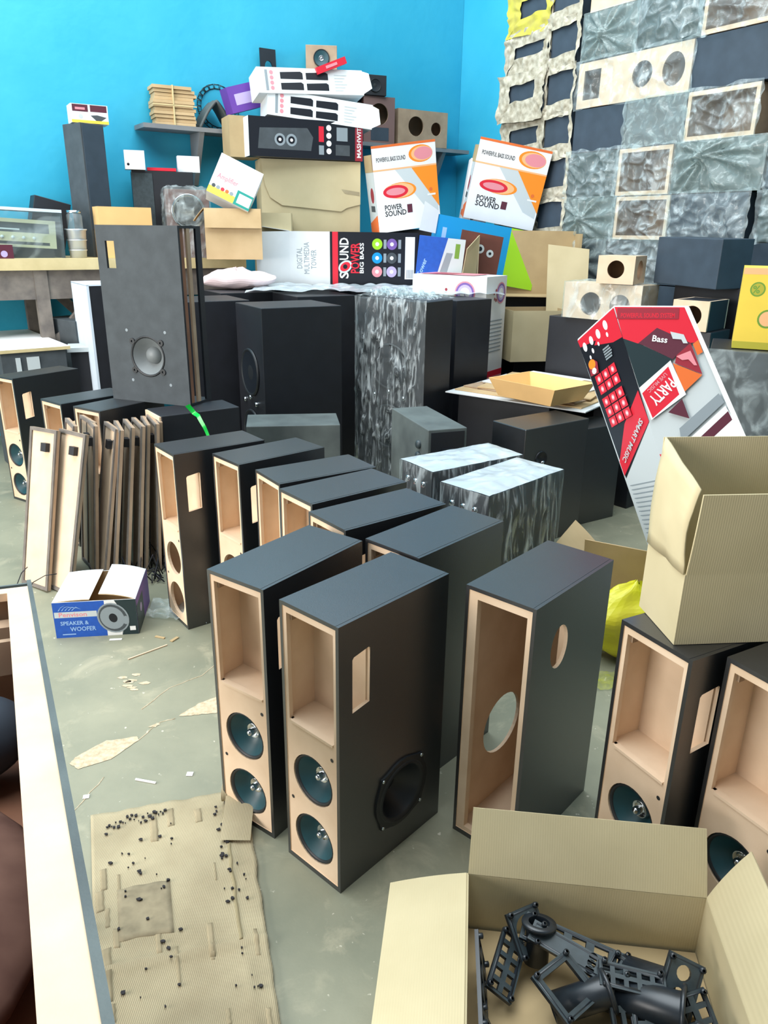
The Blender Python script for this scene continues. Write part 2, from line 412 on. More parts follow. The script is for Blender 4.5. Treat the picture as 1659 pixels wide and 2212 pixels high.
for i in range(9):
    b = MB(); rn = random.Random(40+i); cx, cy = -1.0+.11*rn.random(), 2.42+.12*rn.random()
    b.poly(Frame((cx, cy, 0), (1, 0, 0), (0, 1, 0)), [(rn.uniform(.6, 1)*(.02+.012*rn.random())*math.cos(t+.4)*1.0, rn.uniform(.5, 1)*.012*math.sin(t+.4)) for t in (0, 1, 2.1, 3.2, 4.2, 5.2)], BROKEN, .0012); b.build('flaked_spot', fl)

# ------------------------------------------------------------------ drivers
def driver(parent, name, fr, x, y, r, style='teal', proud=0.0, solid=False):
    """a loudspeaker driver: frame, with cone and dust cap as its own pieces"""
    b = MB()
    if style == 'square':
        k = r*1.10; pts = []
        for i in range(40):
            a = 2*PI*i/40; rr = r*(1.06 + 0.13*max(0, math.cos(4*(a-PI/4)))**6); pts.append((x+rr*math.cos(a), y+rr*math.sin(a)))
        b.plate(Frame(fr.p(0,0,.006+proud), fr.X, fr.Y), pts, [circ(x, y, r*.93)], .006, RUBBER)
        b.lathe(fr, x, y, [(r*.93, .006+proud), (r*.87, .012+proud), (r*.80, .002+proud)], RUBBER)
        for a in (45, 135, 225, 315): b.lathe(fr, x+r*1.11*math.cos(R(a)), y+r*1.11*math.sin(R(a)), [(.005, .006+proud), (.005, .009+proud), (0, .0095+proud)], STEEL, 8)
    else:
        b.lathe(fr, x, y, [(r*1.0, -.012+proud), (r*.98, -.004+proud), (r*.93, -.001+proud), (r*.87, -.008+proud)], RUBBER)
    f = b.build(name, parent)
    c = MB(); cm = {'teal': CONE, 'square': CONEB, 'silver': SILVERC, 'black': CONEB}[style]; k = .87 if style != 'square' else .80
    z0 = -.008+proud if style != 'square' else .002+proud
    q = min(1.0, .85*max(z0, .002)/(.62*r)) if solid else 1.0
    c.lathe(fr, x, y, [(r*k, z0), (r*.6, z0-.32*r*q), (r*.3, z0-.58*r*q), (r*.2, z0-.62*r*q)], cm)
    c.build('cone', f)
    d = MB()
    if style == 'teal':
        d.lathe(fr, x, y, [(r*.32, z0-.56*r*q), (r*.31, z0-.34*r*q), (r*.29, z0-.32*r*q), (r*.23, z0-.44*r*q), (r*.15, z0-.45*r*q)], CHROME, 20)
        d.lathe(fr, x, y, [(r*.15, z0-.45*r*q), (r*.15, z0-.22*r*q), (r*.13, z0-.12*r*q), (r*.07, z0-.07*r*q), (0, z0-.06*r*q)], CHROME, 16)
    elif style == 'silver':
        d.lathe(fr, x, y, [(r*.42, z0-.50*r*q), (r*.38, z0-.34*r*q), (r*.25, z0-.22*r*q), (r*.1, z0-.17*r*q), (0, z0-.165*r*q)], SILVERC, 24)
    else:
        d.lathe(fr, x, y, [(r*.30, z0-.58*r*q), (r*.25, z0-.50*r*q), (r*.12, z0-.45*r*q), (0, z0-.44*r*q)], RUBBER, 20)
    d.build('dust_cap', f)
    return f

# ------------------------------------------------------------------ tower cabinets with an open front
CW, CD, CH = .2055, .4057, .7836
def tower(loc, yaw, label, drivers=True, side='slot', woofer=False, full_open=False, group='open tower speaker cabinets', w=CW, d=CD, h=CH):
    t = thing('speaker_cabinet', loc, yaw, label, 'speaker cabinet', group)
    T = .010
    frR, frL = bf('right', w, d, h), bf('left', w, d, h)
    hr = []; hl = []
    if side == 'slot': hr = [[(.045, .533), (.104, .540), (.105, .690), (.101, .694), (.050, .686), (.045, .680)]]
    if woofer: hr.append(circ(.232, .190, .080))
    if side == 'round': hr = [circ(.135, h*.80, .043, ry=.062)]; hl = [circ(d-.21, .26, .095)]
    b = MB(); b.plate(frR, rc(0, 0, d, h), hr, T, VINYL, MDF, VINYL, MDF)
    if woofer: pass
    b.build('side_panel', t)
    b = MB(); b.plate(frL, rc(0, 0, d, h), hl, T, VINYL, MDF, VINYL, MDF); b.build('side_panel', t)
    b = MB(); b.box((-w/2+T, -d/2, h-T), (w/2-T, d/2, h), VINYL, fm={'bottom': MDF})
    b.box((-w/2+T+.0002, -d/2+.0002, h-.0002), (w/2-T-.0002, d/2-.0002, h+.0006), VINYL); b.build('top_panel', t)
    b = MB(); b.box((-w/2+T, -d/2, 0), (w/2-T, d/2, T+.006), VINYL, fm={'top': MDF}); b.build('bottom_panel', t)
    b = MB(); b.box((-w/2+T, d/2-T, T+.006), (w/2-T, d/2, h-T), VINYL, fm={'front': MDF}); b.build('back_panel', t)
    ff = Frame((0, -d/2+.002, 0), (1, 0, 0), (0, 0, 1)); iw = w/2-T
    b = MB()
    if full_open:
        b.plate(ff, rc(-iw, T+.006, iw, h-T), [rc(-iw+.026, .030, iw-.014, h-.032)], .018, MDF)
        b.build('front_frame', t)
        b = MB(); b.box((iw-.018, -.02, .02), (iw-.002, .03, h-.02), MDF); b.build('corner_batten', t)
        return t
    r = .073; cx = .002
    b.plate(ff, rc(-iw, T+.006, iw, h-T), [rc(-iw+.012, .452, iw-.010, h-.028), circ(cx, .302, r), circ(cx, .113, r)], .012, MDF)
    for x, y in ((iw-.018, .405), (-iw+.016, .208)): b.disc(ff, x, y, .0055, BLACKP, n=10, lift=.0006)
    b.build('front_baffle', t)
    b = MB(); b.box((-iw, -d/2+.006, .438), (iw, -d/2+.112, .452), MDF); b.box((-iw+.02, -d/2-.002, .447), (iw-.012, -d/2+.016, .4535), MDF); b.build('shelf', t)
    b = MB(); b.box((-iw, -d/2+.100, .452), (iw, -d/2+.108, h-T), MDF)
    b.poly(Frame((0, -d/2+.0995, 0), (1, 0, 0), (0, 0, 1)), [(iw-.035, .46), (iw-.028, .46), (iw-.028, .463), (iw-.035, .463)], INKC)
    b.build('compartment_back', t)
    b = MB()
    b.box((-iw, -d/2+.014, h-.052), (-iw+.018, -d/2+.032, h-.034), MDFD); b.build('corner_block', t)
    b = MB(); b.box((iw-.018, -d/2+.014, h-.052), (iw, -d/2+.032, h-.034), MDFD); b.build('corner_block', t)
    if drivers:
        driver(t, 'driver', ff, cx, .302, r); driver(t, 'driver', ff, cx, .113, r)
    if woofer: driver(t, 'side_woofer', frR, .232, .190, .098, 'square')
    return t

tower((-.039, 1.724, 0), -42.2, 'front centre black tower cabinet, two teal drivers, square-framed woofer in its right side', woofer=True)
tower((-.263, 1.916, 0), -35.6, 'black tower cabinet with two teal drivers directly left of the front centre one')
tower((.424, 1.826, 0), -41.4, 'black tower cabinet with fully open front and one round hole in its right side', side='round', full_open=True, drivers=False)
tower((.160, 2.119, 0), -42.7, 'black tower cabinet behind the front centre one, mostly its top showing', drivers=False)
tower((-.018, 2.304, 0), -51.7, 'sixth black tower cabinet of the slanting row, just before its foreground end', drivers=False)
tower((-.142, 2.532, 0), -51.1, 'black tower cabinet standing fourth from the left in the slanting row', drivers=False)
tower((-.258, 2.730, 0), -56.1, 'black tower cabinet standing third from the left in the slanting row', drivers=False)
tower((-.471, 2.971, 0), -48.4, 'black tower cabinet second from the left in the slanting row, empty driver holes', drivers=False)
tower((-.739, 3.087, 0), -52.5, 'leftmost black tower cabinet of the slanting row, two empty round holes, beside leaning boards', drivers=False)
tower((.785, 1.571, 0), -61.9, 'black tower cabinet at the right under the corner of the big open carton')
tower((.963, 1.414, 0), -61.0, 'black tower cabinet cut off by the right edge, behind the carton of plastic parts')
tower((-2.161, 4.678, 0), -32.3, 'black tower cabinet at the far left edge under the white table board', w=.19, d=.45)
tower((-1.598, 3.995, 0), -39.0, 'black tower cabinet between the far left one and the leaning boards', drivers=False)
tower((-1.374, 3.850, 0), -32.2, 'black tower cabinet standing directly behind the leaning boards', drivers=False)

# ------------------------------------------------------------------ plain speaker boxes
def block(name, loc, rot, w, d, h, m, label, cat='speaker', group=None, part='cabinet_body', edge=.004, fm=None):
    t = thing(name, loc, rot, label, cat, group)
    b = MB(); b.box((-w/2, -d/2, 0), (w/2, d/2, h), m, fm=fm); o = b.build(part, t)
    md = o.modifiers.new('edge', 'BEVEL'); md.width = edge; md.segments = 2; md.limit_method = 'ANGLE'
    return t
# low dark cabinet carrying the big baffle speaker
t = block('speaker_cabinet', (-.966, 3.741, 0), -54.2, .2055, .4057, CH, DARK, 'black cabinet lying under the tall grey-fronted speaker, green ribbon over it', 'speaker cabinet')
b = MB(); fr = bf('front', .2055, .4057, CH); b.plate(Frame(fr.p(0, 0, .010), fr.X, fr.Y), rc(.004, .01, .2015, CH-.004), [rc(.02, .45, .185, CH-.03), circ(.103, .30, .07), circ(.103, .112, .07)], .009, MDF); b.build('front_baffle', t)
g = MB()
def rib(u, v):
    p = [Vector((-.955, 3.585, .83)), Vector((-.93, 3.60, .787)), Vector((-.90, 3.565, .786)), Vector((-.868, 3.535, .735)), Vector((-.845, 3.53, .67))]
    k = u*4; i = min(3, int(k)); q = p[i].lerp(p[i+1], k-i); return q + Vector((.018*(v-.5)*(1.2-u*.6), .006*math.sin(u*9), .012*(v-.5)))
g.grid(rib, 24, 3, GREEN)
tag(g.build('ribbon'), 'bright green plastic ribbon hanging over the black cabinet below the grey speaker', 'ribbon')

# tall grey fronted speaker standing on it
t = thing('tower_speaker', (-1.174, 3.928, .7844), -20.8, 'tall grey-fronted speaker with a silver woofer and a slot, standing on black cabinets', 'speaker')
w, d, h = .479, .186, .855; fr = bf('front', w, d, h)
b = MB(); b.plate(fr, rc(0, 0, w, h), [rc(.052, .655, .106, .782), circ(.245, .235, .098)], .014, GREYB, DARK, DARK, DARK); b.build('front_baffle', t)
b = MB()
b.box((-w/2, -d/2+.014, 0), (w/2, d/2, .012), DARK); b.box((-w/2, -d/2+.014, h-.012), (w/2, d/2, h), DARK)
b.build('cabinet_shell', t)
b = MB(); b.box((w/2-.02, -d/2+.014, .012), (w/2-.008, -d/2+.05, h-.012), AMBERW); b.box((w/2-.012, -d/2+.07, .012), (w/2, -d/2+.095, h-.012), MDFD); b.box((w/2-.012, d/2-.04, .012), (w/2, d/2, h-.012), DARK)
b.build('open_side_frame', t)
driver(t, 'woofer', fr, .245, .235, .105, 'silver', .006)
for a in (40, 140, 220, 320):
    b = MB(); b.plate(Frame(fr.p(.245+.112*math.cos(R(a)), .235+.112*math.sin(R(a)), .006), fr.X, fr.Y), circ(0, 0, .016, 10), [circ(0, 0, .006, 8)], .006, RUBBER); b.build('mounting_lug', t)
for x, y in ((.13, .36), (.36, .36), (.14, .11), (.37, .10)): b = MB(); b.disc(fr, x, y, .008, MGREY, n=10, lift=.001); b.build('screw_mark', t)

# tall party towers in the middle
def party(loc, yaw, w, d, h, label, m=DARK, knobs=True, group='tall black towers in the middle'):
    t = block('party_speaker', loc, yaw, w, d, h, m, label, 'speaker', group)
    fr = bf('front', w, d, h); r = min(.15, w*.36)
    driver(t, 'woofer', fr, w/2, h*.66, r, 'black', .016, True); driver(t, 'woofer', fr, w/2, h*.34, r, 'black', .016, True)
    if knobs:
        for x in (.28, .5, .72):
            b = MB(); b.lathe(fr, w*x, h*(.53 if x == .5 else .505), [(.015, 0), (.015, .014), (.011, .018), (0, .018)], CHROME, 14); b.build('knob', t)
    return t
party((-.620, 4.873, 0), -59.5, .443, .528, 1.197, 'large black party tower with its woofers facing left, frontmost of the middle block')
party((-1.192, 5.168, 0), -59.2, .44, .428, 1.199, 'black party tower half hidden behind the tall grey-fronted speaker')
party((-.534, 5.70, 0), -60.1, .457, .46, 1.20, 'black party tower between the frontmost one and the plastic wrapped one')
party((.50, 5.43, 0), -50, .30, .34, 1.203, 'black party tower right of the plastic wrapped one, beside the white and red carton', knobs=False)
T3 = party((.116, 5.021, 0), -36.3, .530, .309, 1.228, 'tall black tower wrapped in crumpled clear plastic, centre of the picture')
crumple_shell(.530, .309, 1.228, .022, 3.3, FILMV, ('front', 'left', 'top'), .012, 60, 18, .18).build('plastic_wrap', T3)
k = 0
for (x, y, lb) in ((-1.12, 5.90, 'in the second row beside the pink bag'), (-.46, 6.28, 'under the red and black tower carton'),
                   (-1.0, 6.50, 'under the left end of the tower carton'), (.02, 5.98, 'behind the plastic wrapped tower'), (.02, 6.58, 'under the right end of the tower carton')):
    block('party_speaker', (x, y, 0), -58, .42, .44, 1.20, DARK, 'black party tower %s, only its top showing' % lb, 'speaker', 'tall black towers in the middle')
t = party((-2.0, 5.585, 0), -55.7, .43, .342, 1.256, 'black tower with its front wrapped in white foam, left of the grey-fronted speaker', knobs=False, group=None)
b = MB(); b.box((-.218, -.187, .0), (.218, -.171, 1.262), FOAM); b.box((-.218, -.187, 1.256), (.218, .168, 1.265), FOAM); b.build('foam_wrap', t)

# dusty units between the rows
t = block('party_speaker', (-.525, 4.201, 0), 8.2, .515, .290, .62, VDUST, 'low dusty grey box standing in front of the black party towers', 'speaker box')
t = block('party_speaker', (.226, 3.96, 0), -70.1, .53, .213, .70, VDUST, 'dusty grey speaker with an amplifier plate, beside the plastic wrapped tower', 'speaker')
fr = bf('right', .53, .213, .70); b = MB(); b.plate(Frame(fr.p(0, 0, .004), fr.X, fr.Y), rc(.015, .3, .198, .685), [], .004, DARK)
b.box((.265, -.03, .52), (.277, .03, .60), PLAST); b.build('amplifier_plate', t)
fr = bf('front', .53, .213, .70)
for i in range(6):
    b = MB(); b.lathe(fr, .42, .30+.06*i, [(.022, 0), (.022, .012), (.017, .018), (0, .018)], DPLAST, 14); b.build('knob', t)
for loc, yaw, w, d, h, lb, n in (((.352, 3.301, 0), -55.7, .226, .508, .668, 'black speaker under silvery plastic wrap, the farther of the wrapped pair', 1),
                                 ((.498, 3.006, 0), -44.6, .233, .509, .674, 'black speaker under silvery plastic wrap, the nearer of the wrapped pair', 2)):
    t = block('wrapped_speaker', loc, yaw, w, d, h, DARK, lb, 'speaker', 'speakers wrapped in silvery plastic')
    fr = bf('front', w, d, h)
    driver(t, 'woofer', fr, w/2, h*.62, .08, 'black', .013, True)
    for i in range(3):
        b = MB(); b.lathe(fr, w*(.25+.25*i), h*.90, [(.013, 0), (.013, .012), (0, .014)], CHROME, 12); b.build('knob', t)
    b = MB(); b.box((-w/2+.01, -d/2-.006, h*.80), (w/2-.01, -d/2, h*.81), RED); b.build('red_trim', t)
    crumple_shell(w, d, h, .007, n*2.2, FILMS, ('top',), .006, 22, 7).build('plastic_wrap', t)
    crumple_shell(w, d, h, .012, n*4.2, FILMV, ('front', 'right', 'left'), .007, 44, 13, .2).build('plastic_wrap', t)
t = block('party_speaker', (.854, 4.052, 0), -54.3, .249, .491, .676, VINYL, 'black speaker with a round port in its side, right of the wrapped pair', 'speaker')
fr = bf('right', .249, .491, .676); b = MB(); b.lathe(fr, .13, .50, [(.044, 0), (.042, .006), (.036, .005), (.034, .001), (0, .001)], BLACKP, 24); b.lathe(fr, .142, .478, [(.012, 0), (.012, .01), (0, .012)], CHROME, 12); b.build('port', t)
t = block('party_speaker', (1.178, 4.351, 0), -58.0, .220, .409, .589, VINYL, 'plain black speaker standing behind the party carton', 'speaker')

# ------------------------------------------------------------------ leaning boards
def board_mesh():
    b = MB(); w, h, T = .2, .76, .014
    b.box((-w/2, -T/2, 0), (w/2, T/2, h), MDFD, fm={'back': GWOOD}); fr = Frame((-w/2, -T/2, 0), (1, 0, 0), (0, 0, 1))
    b.plate(Frame(fr.p(0, 0, .007), fr.X, fr.Y), rc(0, 0, w, h), [rc(.016, .016, w-.016, h-.016)], .007, GWOOD)
    b.rect(fr, .016, .016, w-.016, h-.016, MDF, .001); o = b.build('board'); return o
proto = thing('baffle_board', (0, 0, 0), 0, 'x', 'board', 'boards leaning against the cabinets')
bm_ = board_mesh(); bm_.name = 'panel'; bm_.parent = proto
b = MB(); b.box((.012, -.030, .655), (.05, -.008, .695), DARK); o = b.build('connector_block', proto)
BD = [((-1.665,3.275), (-14,-2,-32), 'leftmost pale board leaning against the cabinets, thin wire at its foot'), ((-1.542,3.239), (-14.5,0,-34.1), 'pale board second from the left of the leaning row, wire hanging from its foot'),
 ((-1.585,3.46), (-8.2,1.4,-48), 'narrow board just behind the second pale leaning board'), ((-1.50,3.53), (-6.1,1.6,-33.4), 'tallest board edge just right of the second pale leaning board'),
 ((-1.455,3.455), (-6.2,.6,-35.5), 'board edge directly left of the third pale face in the leaning row'), ((-1.398,3.40), (-10.4,.9,-42), 'third pale board face in the leaning row, dark block at its top'),
 ((-1.35,3.43), (-8,2.6,-46), 'board edge directly right of the third pale face'), ((-1.30,3.46), (-7.3,1.7,-44.9), 'board edge near the middle of the leaning row'),
 ((-1.255,3.495), (-6.4,2.3,-43), 'board edge with a bare top, fourth from the right of the leaning row'), ((-1.225,3.53), (-5.9,2,-50), 'board edge third from the right of the leaning row'),
 ((-1.175,3.57), (-3.8,3.1,-51.8), 'board edge second from the right of the leaning row'), ((-1.15,3.62), (-2.5,3.2,-51.9), 'rightmost board edge of the leaning row, next to the tower cabinets')]
for i, ((x, y), rot, lb) in enumerate(BD):
    o = proto if i == 0 else dup(proto)
    o.location = (x, y, .003); rot = rot if i < 2 else (rot[0], rot[1]-1.5, (-58, -52, -60, -56, -64, -62, -60, -66, -62, -66)[i-2]); o.rotation_euler = tuple(R(a) for a in rot); o['label'] = lb
for (x, y), pts in (((0, 0), [(-1.655,3.20,.14),(-1.675,3.175,.12),(-1.70,3.14,.05),(-1.71,3.12,.004)]), ((0, 0), [(-1.49,3.13,.14),(-1.53,3.10,.145),(-1.60,3.12,.10),(-1.655,3.16,.03),(-1.67,3.15,.004)])):
    g = MB(); g.tube(pts, .0022, BLACKP, 6)
    tag(g.build('wire'), 'thin black wire hanging from the foot of the %s leaning board' % ('leftmost' if pts[0][0] < -1.6 else 'second'), 'wire', 'wires on the leaning boards')

# ------------------------------------------------------------------ cartons
def carton(name, loc, rot, w, d, h, label, flaps=None, m=CARD, mi=CARDI, cat='carton', group=None, art=None, T=.004, closed=False, tape=True, flap_m=None):
    t = thing(name, loc, rot, label, cat, group); b = MB()
    if closed: b.box((-w/2, -d/2, 0), (w/2, d/2, h), m)
    else:
        b.box((-w/2, -d/2, 0), (w/2, d/2, T), m, fm={'top': mi})
        b.box((-w/2, -d/2, T), (w/2, -d/2+T, h), m, fm={'back': mi}); b.box((-w/2, d/2-T, T), (w/2, d/2, h), m, fm={'front': mi})
        b.box((-w/2, -d/2+T, T), (-w/2+T, d/2-T, h), m, fm={'right': mi}); b.box((w/2-T, -d/2+T, T), (w/2, d/2-T, h), m, fm={'left': mi})
    if art: art(b, w, d, h)
    b.build('carton_body', t)
    HN = {'front': ((-w/2,-d/2,h), (1,0,0), (0,-1,0), w), 'right': ((w/2,-d/2,h), (0,1,0), (1,0,0), d), 'back': ((w/2,d/2,h), (-1,0,0), (0,1,0), w), 'left': ((-w/2,d/2,h), (0,-1,0), (-1,0,0), d)}
    for side, spec in (flaps or {}).items():
        L, ang = spec[0], spec[1]; bend = spec[2] if len(spec) > 2 else 12; skew = spec[3] if len(spec) > 3 else 0.0
        o_, X, O, Wd = HN[side]; o_ = Vector(o_); X = Vector(X); O = Vector(O); Z = Vector((0, 0, 1)); b = MB(); n = 5
        pts = []; p = Vector((0, 0, 0)); a = ang - bend/2
        for i in range(n+1):
            pts.append((p.copy(), a)); p = p + (Z*math.cos(R(a)) + O*math.sin(R(a)))*L/n; a += bend/n
        vs = []
        for q, aa in pts:
            nr = (O*math.cos(R(aa)) - Z*math.sin(R(aa)))*T; k = (q.length/L)*skew
            for xx in (.003 + k, Wd-.003 - k):
                vs += [o_ + X*xx + q, o_ + X*xx + q - nr]
        fo = []; fi = []; fe = []
        for i in range(n):
            a0, a1 = i*4, i*4+4
            fo.append((a0, a0+2, a1+2, a1)); fi.append((a0+1, a1+1, a1+3, a0+3)); fe += [(a0, a1, a1+1, a0+1), (a0+2, a0+3, a1+3, a1+2)]
        fe += [(0, 1, 3, 2), (n*4, n*4+2, n*4+3, n*4+1)]
        b.add(vs, fo, flap_m or m, True); k0 = len(b.v); b.add(vs, fi, mi, True); b.add(vs, fe, mi, False)
        b.build('flap', t)
    return t

# small blue speaker carton
def art_blue(b, w, d, h):
    fr = bf('front', w, d, h)
    b.rect(fr, 0, 0, w*.62, h, BLUEP); b.rect(fr, w*.62, 0, w*.80, h, WHITE); b.poly(fr, [(w*.80, 0), (w, 0), (w, h), (w*.74, h), (w*.86, h*.55)], DKTEAL)
    b.rect(fr, .004, h*.57, w*.52, h*.73, LGREY); b.text(fr, 'Penvison', w*.06, h*.595, h*.17, PINK, width=w*.34)
    b.text(fr, 'SPEAKER &', w*.07, h*.36, h*.15, LBLUE, width=w*.34); b.text(fr, 'WOOFER', w*.18, h*.18, h*.17, LBLUE, width=w*.31); b.rect(fr, w*.08, h*.08, w*.24, h*.11, LBLUE)
    for i in range(5):
        b.poly(fr, [(w*(.06+.04*i), h*.77), (w*(.10+.045*i), h*.87), (w*(.16+.045*i), h*(.93-.035*i)), (w*(.095+.045*i), h*.85), (w*(.075+.04*i), h*.77)], LBLUE)
    b.disc(fr, w*.71, h*.50, w*.185, MGREY, ry=h*.44, rot=.5); b.disc(fr, w*.71, h*.50, w*.165, GREYB, ry=h*.40, rot=.5); b.disc(fr, w*.70, h*.50, w*.14, MGREY, ry=h*.33, rot=.5); b.disc(fr, w*.71, h*.5, w*.05, BLACKP, ry=h*.13, rot=.3); b.disc(fr, w*.86, h*.42, w*.04, MGREY, ry=h*.12)
    b.rect(fr, w*.90, h*.12, w*.97, h*.24, WHITE)
    fr = bf('right', w, d, h); b.rect(fr, 0, 0, d, h, VIOLET); b.rect(fr, 0, 0, d*.5, h*.8, DKTEAL); b.disc(fr, d*.3, h*.5, .02, LILAC); b.disc(bf('left', w, d, h), d*.5, h*.5, .03, BLUEP)
carton('small_carton', (-1.228, 2.970, 0), 8.6, .335, .307, .165, 'small blue and white speaker carton with its white flaps folded in, on the floor', {'left': (.150, -88, -10), 'right': (.150, -80, -20)}, WHITEC, CARDB, art=art_blue, flap_m=None)

# big open carton resting on the right tower cabinets
t = carton('open_carton', (.876, 1.565, .7855), 5.5, .50, .185, .167, 'large open brown carton with raised flaps resting on the right tower cabinets', {'front': (.182, 3, -4, .003), 'back': (.25, 2, 6, 0)}, CARD, CARD)
b = MB()
def lflap(u, v): p = Vector((-.25, -.090, .167)).lerp(Vector((-.25, .0925, .167)), u); q = Vector((-.236, -.078, .352)).lerp(Vector((-.243, .092, .418)), u); return p.lerp(q, v) + Vector((-.012*math.sin(PI*v)*(1-u*.5)+.006*nz((u*3, v*3, 4)), 0, 0))
b.grid(lflap, 8, 8, CARD); o = b.build('flap', t); md = o.modifiers.new('thick', 'SOLIDIFY'); md.thickness = .004

# carton of plastic parts
PCR = -6.3
pc = carton('open_carton', (.42, 1.00, 0), PCR, .512, .52, .30, 'open brown carton full of black plastic parts in the lower right foreground', {'back': (.142, 26, 8, .004), 'left': (.175, 108, 10, 0), 'right': (.15, 28, 14, 0)}, CARD, CARD)
b = MB(); b.box((-.25, -.25, .145), (.25, .25, .15), CARDI); b.build('cardboard_pad', pc)
def at_pc(x, y, z): return Matrix.Translation((.42, 1.00, 0)) @ Matrix.Rotation(R(PCR), 4, 'Z') @ Vector((x, y, z))
def pipe(x, y, z, rot, L, r, lb, flange=True):
    t = thing('port_tube', at_pc(x, y, z), rot, lb, 'plastic tube', 'black port tubes in the carton')
    b = MB(); fr = Frame((0, 0, 0), (1, 0, 0), (0, 1, 0))
    b.lathe(fr, 0, 0, [(r*.86, L*.98), (r*.86, 0), (r, 0), (r, L*.9), (r*1.02, L*.93), (r*1.02, L), (r*.86, L*.98)], PLAST, 28); b.build('tube', t)
    if flange:
        b = MB(); b.lathe(fr, 0, 0, [(r*.86, L), (r*1.38, L), (r*1.42, L-.004), (r*1.38, L-.008), (r*1.05, L-.010)], PLAST, 28); b.build('flange', t)
    return t
pipe(-.11, -.10, .158, (28, 0, PCR), .13, .032, 'black flanged port tube standing upright at the front of the parts carton')
pipe(.02, .10, .195, (0, 82, -24), .16, .036, 'thick black tube lying across the middle of the parts carton')
pipe(-.08, .05, .190, (20, 74, 30), .12, .030, 'short black tube lying left of the thick one in the carton')
pipe(.075, .16, .185, (70, 0, 50), .10, .030, 'black tube partly under the long bar at the back of the carton', False)
pipe(-.105, .155, .185, (-18, 8, 10), .085, .026, 'small black tube with glossy rim under the square plate in the carton')
def gratings(x, y, z, rot, w, h, lb, kind=0):
    b = MB(); fr = Frame((-w/2, -h/2, 0), (1, 0, 0), (0, 1, 0)); holes = []
    if kind == 0:
        nx, ny = (2, 5) if w < h else (5, 2)
        for i in range(nx):
            for j in range(ny):
                cx, cy = w*(i+.5)/nx, h*(j+.5)/ny; holes.append(rc(cx-w/nx*.32, cy-h/ny*.32, cx+w/nx*.32, cy+h/ny*.32))
    elif kind == 1: holes = [circ(w/2, h/2, min(w, h)*.38, 24)]
    elif kind == 2: holes = [rc(w*.15, h*.15, w*.85, h*.85)]
    elif kind == 3: holes = [circ(w*.5, h*k, min(w, h)*.2, 14) for k in (.2, .5, .8)]
    b.plate(fr, rc(0, 0, w, h), holes, .008, DPLAST, PLAST, PLAST)
    b.tube([(-w/2+.006, -h/2+.006, -.004), (w/2-.006, -h/2+.006, -.004), (w/2-.006, h/2-.006, -.004), (-w/2+.006, h/2-.006, -.004)], .005, PLAST, 6, True)
    for i in range(4): b.lathe(fr, (w*.08, w*.92)[i % 2], (h*.05, h*.95)[i // 2], [(.006, .0), (.006, .008), (.003, .009)], PLAST, 8)
    return tag(b.build('plastic_piece', loc=at_pc(x, y, z), rot=rot), lb, 'plastic part', 'black plastic parts in the carton')
gratings(-.12, .185, .235, (42, 8, 32), .085, .09, 'square black plate with a round hole leaning at the back of the parts carton', 1)
gratings(-.215, .05, .215, (10, 78, 6), .10, .20, 'slotted black strip standing against the left wall of the parts carton', 0)
gratings(-.02, .165, .225, (14, 12, -18), .24, .06, 'long slotted black bar across the back of the parts carton', 0)
gratings(.0, .12, .24, (12, 10, -28), .26, .045, 'long narrow black bar crossing over the first one in the carton', 3)
gratings(-.055, .06, .245, (18, 6, 40), .11, .10, 'open square black frame lying on top of the parts', 2)
gratings(.055, .04, .20, (38, 4, 8), .05, .16, 'narrow black ladder-shaped piece right of the square frame', 0)
gratings(.10, .02, .195, (30, -6, -4), .055, .15, 'black ladder-shaped piece near the middle of the parts carton', 0)
gratings(.165, .09, .215, (48, 20, -14), .075, .14, 'dark plate standing at the right of the parts carton', 3)
gratings(.20, .03, .205, (40, -10, 12), .065, .13, 'dark jagged plate leaning at the far right of the parts carton', 0)
gratings(.14, -.02, .18, (20, 10, 30), .05, .13, 'dark strip lying between the two right plates in the carton', 3)
gratings(-.165, .13, .20, (5, 30, -20), .06, .14, 'black ribbed piece by the left corner of the parts carton', 0)
gratings(.02, -.06, .175, (12, 0, 15), .05, .12, 'black strip lying right of the upright port tube', 3)
gratings(.13, -.10, .19, (35, -12, 20), .07, .15, 'black slotted plate in the front right of the parts carton', 0)
gratings(-.04, -.13, .17, (8, 4, 60), .05, .14, 'flat black strip beside the upright port tube', 3)
gratings(.19, -.04, .21, (55, 4, -30), .08, .12, 'steep dark plate by the right wall of the parts carton', 1)
gratings(.075, .09, .245, (10, 6, -10), .13, .05, 'short ribbed black bar on top of the thick tube', 0)
gratings(-.19, -.06, .19, (6, 70, 12), .09, .16, 'wide slotted strip by the left wall near the front of the carton', 3)
gratings(.09, .12, .20, (20, 14, -35), .12, .06, 'flat ribbed black plate under the thick tube', 0)
for i, (x, y, a, l) in enumerate(((-.03, -.09, 40, .09), (.07, -.10, -20, .12), (.0, .0, 70, .08), (.16, .10, 10, .10))):
    b = MB(); b.box((-l/2, -.022, 0), (l/2, .022, .003), CARDI)
    tag(b.build('cardboard_scrap', loc=at_pc(x, y, .152+.004*i), rot=(4, 5, a)), 'torn brown cardboard strips among the black plastic parts', 'cardboard scrap', 'cardboard strips in the parts carton')

